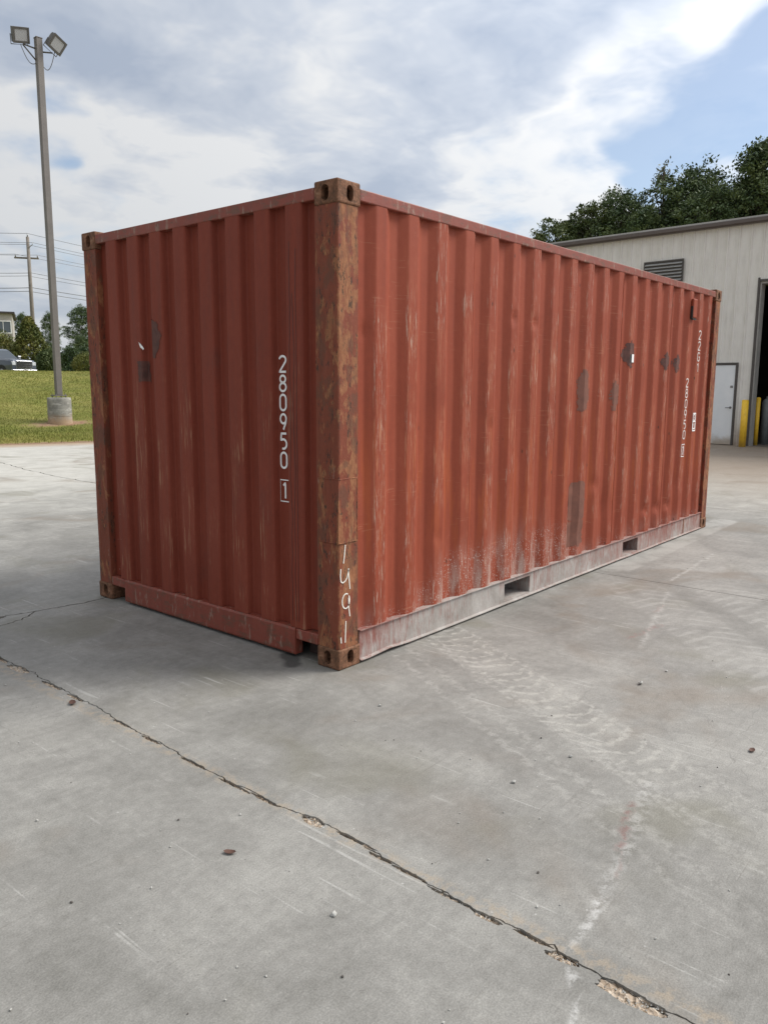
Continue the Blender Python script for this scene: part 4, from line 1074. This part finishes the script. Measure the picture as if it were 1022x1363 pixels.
PROTO = {'pine_a': tree_meshes('pine', 3, 18, 3.5, M_PINE), 'pine_b': tree_meshes('pine', 11, 18, 3.2, M_PINE, cb=.46), 'oak_a': tree_meshes('oak', 5, 16, 4.2, M_OAK, ncl=100, cb=.34), 'pine_c': tree_meshes('oak', 23, 18, 3.9, M_PINE, ncl=110, cb=.36),
         'thin': tree_meshes('pine', 8, 18, 1.5, M_PALE, nper=22, leaf=.16, ncl=34, cb=.45)}
def tree(kind, x, y, ztop, rz, label, group=None, name='pine_tree', cat='tree', wide=1.):
    z0 = hill(x, y); tm, cm2, h = PROTO[kind]; s_ = (ztop-z0)/h
    o = thing(name, label, cat, (x, y, z0), rz, group); o.scale = (s_*wide, s_*wide, s_)
    obj('trunk', tm, parent=o); obj('crown', cm2, parent=o)
G1 = 'trees behind the shed'; LP = 'dark green pine tree rising behind the shed roof'
for kd, x, y, zt_, rz, wd in (('pine_b', 70.86, 39.1, 15.2, .3, .9), ('pine_a', 71.6, 34.4, 17.2, 2.1, 1.), ('pine_c', 69.6, 29.6, 18.9, 4.4, 1.), ('pine_c', 70.57, 22.91, 19.9, 1.3, 1.15), ('pine_a', 69.2, 17.5, 21.0, 3.3, 1.1),
                              ('pine_b', 76.5, 26.5, 18.6, 5.2, 1.1), ('pine_a', 77.5, 20.3, 19.6, .9, 1.1), ('pine_c', 78, 32, 17.6, 2.7, 1.1), ('pine_b', 72, 12.8, 21.5, 4.0, 1.1), ('pine_c', 75, 8, 20.5, .2, 1.1), ('pine_c', 66.5, 20.2, 17.4, .5, 1.), ('pine_a', 66.0, 25.8, 16.4, 3.5, 1.), ('pine_a', 70, 2.5, 20, 1.2, 1.), ('pine_b', 73.5, 36.5, 16.0, 1.7, 1.), ('pine_c', 74.5, 29.8, 17.9, 3.1, 1.2), ('pine_c', 74, 23.8, 18.8, 5.7, 1.2), ('pine_c', 73, 17.0, 19.4, 2.2, 1.2), ('pine_c', 73, 34, 15.6, .8, 1.2)):
    tree(kd, x, y, zt_, rz, {21.5: 'tallest pine of the line behind the shed, over the open bay', 19.9: 'broad dense pine beside the thin pale tree behind the shed', 15.2: 'slim pine at the low far end of the tree line behind the shed'}.get(zt_, LP), G1, wide=wd)
for kd, x, y, zt_, rz, wd in (('oak_a', 67.6, 34.8, 16.4, 1.1, 1.05), ('oak_a', 69.0, 32.2, 17.8, 3.9, .95), ('oak_a', 68.3, 37.6, 14.2, 5.0, .9)):
    tree(kd, x, y, zt_, rz, 'lighter green broadleaf tree at the low end of the tree line behind the shed', 'broadleaf trees behind the shed', 'broadleaf_tree', wide=wd)
tree('thin', 69.6, 25.6, 20.6, 1., 'thin pale half-bare tree sticking up among the pines behind the shed', None, 'pale_tree')
LF = 'dark pine tree in the distance beyond the clipped hedge'
for x, y, zt_, rz, wd in ((51.6, 92.6, 11.0, 1., 1.1), (54.6, 91.0, 9.2, 3., 1.1), (57, 89.2, 9.6, 2., .9)): tree('pine_c', x, y, zt_, rz, LF, 'far pines beyond the hedge', wide=wd)
tree('pine_c', 43.6, 85.6, 9.3, .7, 'round-topped dark tree behind the golden conifer', None, 'dark_tree', wide=.8)
tree('pine_c', 45.3, 95.9, 9.9, 3.7, 'dark tree beside the beige house', None, 'dark_tree', wide=.7)
tree('pine_c', 48.3, 87.5, 7.2, 4.7, 'low dark tree seen behind the lamp post pole', None, 'dark_tree', wide=1.1)

def shrub(name, label, x, y, ztop, rx, shape, m_, n, leaf, seed, cat='shrub'):
    z0 = hill(x, y); h = ztop-z0; r = random.Random(seed); cl = []
    o = thing(name, label, cat, (x, y, z0), r.uniform(0, 3) if shape != 'hedge' else math.atan2(-.448, .894))
    bm = bmesh.new()
    for i in range(5):
        a = i*1.3; tube(bm, [(.05*math.cos(a), .05*math.sin(a), -.1), (rx*.25*math.cos(a), rx*.25*math.sin(a), h*.45), (rx*.3*math.cos(a), rx*.3*math.sin(a), h*.8)], [.05, .035, .012], 6)
    obj('stem', bm, M_BARK, o, True)
    N_ = 150
    for i in range(N_):
        f = (i+.5)/N_; a = i*2.39996
        if shape == 'cone': rad = rx*(1-f)**.75*r.uniform(.75, 1.05)+.05; z = h*(.06+.9*f); cr_ = .34*(1-.55*f)
        elif shape == 'ball': q = 2*f-1; rad = rx*math.sqrt(max(0, 1-q*q))*r.uniform(.8, 1); z = h*(.5+.44*q); cr_ = rx*.30
        else: rad = 0; z = 0; cr_ = .30
        if shape == 'hedge': c_ = Vector((r.uniform(-1, 1)*rx, r.uniform(-.6, .6), h*r.uniform(.1, .88))); c_.z -= .25*max(0, abs(c_.x)/rx-.75)*4*(c_.z > h*.6)
        else: c_ = Vector((math.cos(a)*rad, math.sin(a)*rad, z))
        cl.append((c_, cr_, 1))
    obj('foliage', leaves_mesh('foliage', cl, n/N_, leaf, m_, 1., seed), parent=o)
shrub('golden_conifer', 'golden green conifer with a pointed top behind the parked pickup', 25.6, 54.6, 6.45, 1.75, 'cone', M_GOLD, 16000, .085, 1)
shrub('golden_conifer', 'low golden bush growing in front of the beige house', 24.2, 57.2, 5.3, 1.7, 'ball', M_GOLD, 12000, .085, 2)
shrub('green_shrub', 'mid green leafy shrub at the foot of the golden conifer', 25.2, 51.0, 3.9, .9, 'ball', M_OAK, 9000, .08, 3)
shrub('clipped_hedge', 'dark green clipped hedge at the top of the grass bank', 24.9, 44.6, 4.05, 2.0, 'hedge', M_HEDGE, 30000, .06, 4, 'hedge')
shrub('round_bush', 'small yellowish round bush before the clipped hedge', 22.1, 40.8, 3.35, .78, 'ball', M_GOLD, 7000, .05, 5)

# ================================================================== far house, poles and wires
M_BEIGE = simple('house_siding', (.40, .37, .335), .12, 2, .8); M_HW = simple('house_white_trim', (.85, .85, .84), .05, 4, .5); M_HR = simple('house_roof_edge', (.06, .05, .05), .2, 4, .7)
M_GLASS = mat('window_glass', None, (.10, .12, .14), .08)
hs = thing('house', 'beige two-storey house with dark flat roof edge beyond the shrubs', 'house', (33.6, 73.8, 2.25), math.atan2(-.45, .893))
obj('wall', nb(-14, 0, 0, 9, -.3, 5.85), M_BEIGE, hs); obj('roof', nb(-14.3, .25, -.25, 9.3, 5.851, 6.02), M_HR, hs)
for x0 in (-1.42, -4.2, -7., -9.8, -12.6):
    for z0 in (1.0, 4.1):
        w_ = obj('window', nb(x0, x0+1.25, -.03, -.002, z0, z0+1.0), M_GLASS, hs)
        for a in ((x0-.09, x0, -.06, -.003, z0-.09, z0+1.09), (x0+1.25, x0+1.34, -.06, -.003, z0-.09, z0+1.09), (x0+.001, x0+1.249, -.06, -.003, z0+1., z0+1.09), (x0+.001, x0+1.249, -.06, -.003, z0-.09, z0), (x0+.6, x0+.65, -.05, -.031, z0, z0+1.)): obj('frame', nb(*a), M_HW, w_)
M_WOODP = simple('pole_timber', (.20, .175, .15), .25, 4, .9); M_WIRE = simple('wire_black', (.16, .165, .18), .2, 1, .6)
POLES = [(16.7, 70.1), (30.72, 64.1), (60.2, 70.7)]; ZA = 11.62
def upole(i, label):
    x, y = POLES[i]; z0 = hill(x, y); d = (Vector(POLES[min(i+1, 2)])-Vector(POLES[max(i-1, 0)])).normalized(); o = thing('utility_pole', label, 'utility pole', (x, y, z0), math.atan2(-.448, .894)-R(8), 'utility poles')
    bm = bmesh.new(); tube(bm, [(0, 0, -.5), (0, 0, 6), (0, 0, ZA)], [.19, .16, .125], 12); obj('pole', bm, M_WOODP, o, True)
    obj('crossarm', nb(-1.15, .75, .13, .25, ZA-1.75, ZA-1.62), M_WOODP, o)
    for u_ in (-1.05, .65): bm = bmesh.new(); tube(bm, [(u_, .19, ZA-1.62), (u_, .19, ZA-1.4)], [.05, .035], 8); obj('insulator', bm, M_METAL, o, True)
    bm = bmesh.new(); tube(bm, [(0, 0, ZA), (0, 0, ZA+.28)], [.05, .03], 8); obj('insulator', bm, M_METAL, o, True)
    bm = bmesh.new(); tube(bm, [(0, -.1, ZA-.95), (.35, -.1, ZA-.62), (.38, -.1, ZA-.45)], .03, 6); obj('bracket', bm, M_METAL, o, True)
    return o, z0
UP = [upole(0, 'utility pole beyond the house end of the power lines'), upole(1, 'weathered timber utility pole with a crossarm behind the golden conifer'), upole(2, 'utility pole carrying the wires on behind the container')]
WIRES = [(0, 0, .28, .02), (.38, -.1, -.45, .018), (-.12, 0, -.6, .018), (-1.05, .19, -1.4, .016), (.65, .19, -1.4, .016), (.16, 0, -2.9, .022), (-.15, 0, -3.15, .018), (.16, 0, -4.1, .030), (-.16, 0, -4.4, .024)]
names = ['top wire strung from the pin of the timber utility pole', 'wire held by the curved bracket of the utility pole', 'wire fixed to the pole side just below its top', 'wire on the outer crossarm insulator of the utility pole', 'wire on the inner crossarm insulator of the utility pole', 'upper phone cable fixed below the crossarm of the utility pole', 'second phone cable just below the upper one', 'thick low cable on the utility pole', 'lowest cable on the utility pole']
bpy.context.view_layer.update()
for (a, b, c_, r), nm_ in zip(WIRES, names):
    P3 = [o.matrix_world @ Vector((a, b, ZA+c_)) for o, z0 in UP]; pts = []
    for A, B in zip(P3, P3[1:]):
        sg = .35
        pts += [A.lerp(B, i/16) + Vector((0, 0, -sg*4*(i/16)*(1-i/16))) for i in range(17)][(1 if pts else 0):]
    bm = bmesh.new(); tube(bm, pts, r, 5); tag(obj('power_line', bm, M_WIRE), nm_, 'wire', 'overhead wires')

# ================================================================== parked vehicles on the bank
def carpaint(name, c): return mat(name, None, c, .28, .35, **{'Coat Weight': .6})
M_TYRE = simple('tyre', (.02, .02, .02), .2, 20, .85); M_CHROME = mat('chrome', None, (.40, .41, .43), .22, 1.); M_CGLASS = mat('car_glass', None, (.035, .045, .055), .06); M_HL = mat('headlight_glass', None, (.55, .57, .60), .1)
M_PLATE = simple('plate', (.55, .5, .48), .1, 10, .6)
def loft(bm, secs):
    rings = [[bm.verts.new(p) for p in s_] for s_ in secs]
    for A, B in zip(rings, rings[1:]):
        for i in range(len(A)): bm.faces.new((A[i], A[(i+1) % len(A)], B[(i+1) % len(A)], B[i]))
    bm.faces.new(rings[0][::-1]); bm.faces.new(rings[-1]); bmesh.ops.recalc_face_normals(bm, faces=bm.faces); return bm
def pickup(name, label, cat, loc, rz, paint, bed=True):
    """front at +x, origin on the ground under the middle"""
    o = thing(name, label, cat, loc, rz)
    def sec(x, zb, zt, w_, tuck=.06, crown=.03): return [(x, -w_, zb+.12), (x, -w_+.08, zb), (x, w_-.08, zb), (x, w_, zb+.12), (x, w_+.015, zb+.45), (x, w_-tuck*.4, zt-.10), (x, w_-tuck-.05, zt-.01), (x, 0, zt+crown), (x, -w_+tuck+.05, zt-.01), (x, -w_+tuck*.4, zt-.10), (x, -w_-.015, zb+.45)]
    S = [(-2.85, .50, 1.16), (-2.80, .42, 1.25), (-1.0, .38, 1.27), (.9, .36, 1.26), (1.25, .36, 1.29), (1.9, .38, 1.28), (2.45, .40, 1.24), (2.72, .42, 1.19), (2.80, .46, 1.10)]
    body = obj('body', loft(bmesh.new(), [sec(x, a, b, .94 - (.05 if abs(x) > 2.6 else 0)) for x, a, b in S]), paint, o, False)
    xe = -1.05 if bed else -2.6
    top = loft(bmesh.new(), [[(x, -w_, z0), (x, w_, z0), (x2, w_-.15, z1), (x2, -w_+.15, z1)] for x, x2, w_, z0, z1 in ((xe, xe+.12, .86, 1.20, 1.88), (xe+.3, xe+.35, .87, 1.20, 1.94), (.25, .15, .87, 1.20, 1.95), (1.30, .42, .86, 1.20, 1.88))])
    cab = obj('cab', top, paint, o)
    def quad(nm, pts, m_, par, th=.008):
        bm = bmesh.new(); v = [bm.verts.new(p) for p in pts]; f = bm.faces.new(v); f.normal_update(); n_ = f.normal.copy()
        r_ = bmesh.ops.extrude_face_region(bm, geom=[f]); bmesh.ops.translate(bm, verts=[q for q in r_['geom'] if isinstance(q, bmesh.types.BMVert)], vec=n_*th)
        bmesh.ops.recalc_face_normals(bm, faces=bm.faces); return obj(nm, bm, m_, par)
    quad('windshield', [(1.245, -.77, 1.27), (1.245, .77, 1.27), (.47, .66, 1.85), (.47, -.66, 1.85)], M_CGLASS, cab)
    for s_ in (-1, 1):
        for a, b, c2_, d in ((.20, 1.02, .17, .44), (-.75, .12, -.68, .10)):
            q = [(a, s_*.866, 1.27), (b, s_*.866, 1.27), (d, s_*.760, 1.82), (c2_, s_*.757, 1.86)]
            quad('window', q if s_ < 0 else q[::-1], M_CGLASS, cab)
        bm = bmesh.new(); box(bm, .86, 1.02, *sorted((s_*.98, s_*1.20)), 1.30, 1.52, .03, 2); mr = obj('mirror', bm, M_CHROME, o); obj('mirror_arm', nb(.90, .97, *sorted((s_*.86, s_*.981)), 1.32, 1.37), paint, mr)
        bm = bmesh.new(); box(bm, 2.70, 2.81, *sorted((s_*.62, s_*.88)), .86, 1.08, .02, 2); obj('headlight', bm, M_HL, o)
        obj('fog_light', nb(2.80, 2.86, *sorted((s_*.60, s_*.74)), .46, .54, .01), M_HL, o)
        for x in (-1.75, 1.85):
            w_ = thing('x', '', ''); bpy.data.objects.remove(w_)
            bm = bmesh.new(); tube(bm, [(x, s_*.68, .39), (x, s_*.70, .39), (x, s_*.93, .39), (x, s_*.96, .39)], [.34, .39, .39, .34], 24); tw = obj('wheel', bm, M_TYRE, o, True)
            bm = bmesh.new(); tube(bm, [(x, s_*.955, .39), (x, s_*.972, .39)], [.25, .22], 16); obj('rim', bm, M_CHROME, tw)
            bm = bmesh.new(); tube(bm, [(x, s_*.90, .42), (x, s_*.962, .42)], .475, 24); obj('wheel_arch', bm, M_BLACK, o)
    gr = obj('grille', nb(2.79, 2.85, -.60, .60, .66, 1.16, .03, 2), M_CHROME, o)
    for z in (.72, .83, .94, 1.04): obj('grille_bar', nb(2.851, 2.858, -.53, .53, z, z+.075), M_BLACK, gr)
    obj('bumper', nb(2.70, 2.90, -.92, .92, .40, .60, .04, 2), M_CHROME, o); obj('plate', nb(2.901, 2.908, -.15, .15, .44, .58), M_PLATE, o)
    if bed: obj('bed_liner', nb(-2.70, -1.12, -.74, .74, 1.26, 1.305), M_BLACK, o)
    return o
vx = Vector((.42, .907)); hx = -vx*.80 + Vector((.907, -.42))*.60
def veh(x, y): return (x, y, hill(x, y))
pickup('pickup_truck', 'grey blue pickup truck with chrome grille parked on the bank', 'pickup truck', veh(21.35, 50.9), math.atan2(hx.y, hx.x), carpaint('pickup_paint', (.085, .10, .125)))
h2 = vx*.55 + Vector((.907, -.42))*-.83
pickup('parked_suv', 'dark navy parked car half hidden behind the lamp post and conifer', 'car', veh(28.0, 51.5), math.atan2(h2.y, h2.x), carpaint('suv_paint', (.012, .018, .03)), False)

# ================================================================== pebbles and litter on the yard
M_PEB = simple('pebble_pale', (.42, .41, .38), .3, 60, .9); M_PEBD = simple('pebble_dark', (.09, .08, .07), .4, 60, .9); M_LEAF = simple('dry_leaf', (.10, .05, .035), .4, 40, .8)
def stone_mesh(seed, m_):
    bm = bmesh.new(); bmesh.ops.create_icosphere(bm, subdivisions=2, radius=1)
    for v in bm.verts: v.co *= 1 + .75*mnoise.noise(v.co*1.3+Vector((seed*7, 0, 0))); v.co.z = v.co.z*.7
    lo = min(v.co.z for v in bm.verts)
    for v in bm.verts: v.co.z -= lo*.9
    me = bpy.data.meshes.new('pebble'); bm.to_mesh(me); bm.free(); me.materials.append(m_); return me
SM = [stone_mesh(i, M_PEB) for i in range(4)]; SD = [stone_mesh(i+9, M_PEBD) for i in range(3)]
PEB = [(-1.501, -1.381), (.903, -1.341), (-.456, -1.374), (-.025, -1.261), (.094, -1.304), (-.106, -1.446), (-.078, -1.532), (.228, -1.179), (-.219, -.477), (-.654, -.629), (-.428, -.505), (-1.484, -.593), (-1.604, -.714), (-1.566, -.602), (-1.303, -.003), (-1.973, -.734), (-1.435, -1.123), (-1.825, -1.329), (-1.797, -1.413), (-1.667, -1.571), (-.229, -1.345), (-.626, -1.586), (-.676, -1.463), (-.92, -1.742), (-.98, -2.152), (-.614, -2.245), (-.001, -1.954), (.204, -1.954), (.264, -1.622), (1.182, -1.374), (.67, -1.787), (1.529, -1.515), (2.181, -1.403), (-1.021, -1.873), (-1.076, -1.824), (-.99, -2.357), (-.843, -1.377), (-.785, -1.343), (-.964, -1.581), (-.476, -.927), (-.81, .1), (-.725, .258), (-1.282, 1.185), (-1.593, -.041), (-1.816, -.21), (-2.289, -1.011), (-1.932, -.931), (-2.009, -1.36), (-1.92, -1.397), (-1.316, -.735), (-.542, -.957), (-1.103, -1.451), (-1.619, -1.866), (-1.576, -1.854)]
BIG = {0: .009, 1: .013, 2: .009, 5: .008, 29: .007, 8: .007}
for i, (x, y) in enumerate(PEB + [(random.uniform(-1.1, 6), random.uniform(-2.6, -.1)) for _ in range(14)] + [(random.uniform(-2.4, -1.3), random.uniform(-2., 2.)) for _ in range(6)]):
    dk = i % 4 == 3; o = obj('pebble', random.choice(SD if dk else SM), loc=(x, y, 0)); r = BIG.get(i, random.uniform(.0022, .0045))
    o.scale = (r, r*random.uniform(.7, 1), r); o.rotation_euler = (0, 0, random.uniform(0, 6))
    tag(o, 'dark loose pebble lying on the concrete yard' if dk else 'pale loose pebble lying on the concrete yard', 'pebble', 'dark pebbles on the yard' if dk else 'pale pebbles on the yard')
for (x, y), s_, nm_, lb in (((-1.496, -.896), .022, 'dry_leaf', 'curled brown dry leaf on the concrete before the crack'), ((-1.183, .689), .03, 'dry_leaf', 'dark dry leaf lying in the long crack'), ((.458, -2.02), .022, 'dry_leaf', 'dry leaf on the tyre-marked concrete')):
    bm = bmesh.new(); pts = []
    for i in range(7):
        u_ = i/6*2-1; w_ = .5*math.sqrt(max(0, 1-u_*u_))+.03
        pts.append([bm.verts.new((u_*s_, v*w_*s_, s_*(.10+.35*v*v*w_+.25*u_*u_))) for v in (-1, -.5, 0, .5, 1)])
    for A, B in zip(pts, pts[1:]):
        for j in range(4): bm.faces.new((A[j], A[j+1], B[j+1], B[j]))
    o = obj(nm_, bm, M_LEAF, None, True, (x, y, .001)); o.rotation_euler = (0, 0, x*7); tag(o, lb, 'leaf')
# crumbs of broken concrete in the spalls
V, F = [], []
for q in SPALLS[:6]:
    for i in range(int(9000*q[2]*q[3]*4)+8):
        cx, cy_ = q[0]+random.uniform(-.8, .8)*q[2], q[1]+random.uniform(-.85, .85)*q[3]; r = random.uniform(.0012, .0038); b0 = len(V)
        for k_ in range(6):
            d = ((1, 0, 0), (-1, 0, 0), (0, 1, 0), (0, -1, 0), (0, 0, 1), (0, 0, -1))[k_]; V.append((cx+d[0]*r*random.uniform(.6, 1.2), cy_+d[1]*r*random.uniform(.6, 1.2), -.009+r*.6+d[2]*r*random.uniform(.6, 1)))
        for a, b, c_ in ((0, 2, 4), (2, 1, 4), (1, 3, 4), (3, 0, 4), (2, 0, 5), (1, 2, 5), (3, 1, 5), (0, 3, 5)): F.append((b0+a, b0+b, b0+c_))
o = obj('concrete_crumbs', np_mesh('concrete_crumbs', V, F, M_PEB), parent=pavement); o['kind'] = 'stuff'
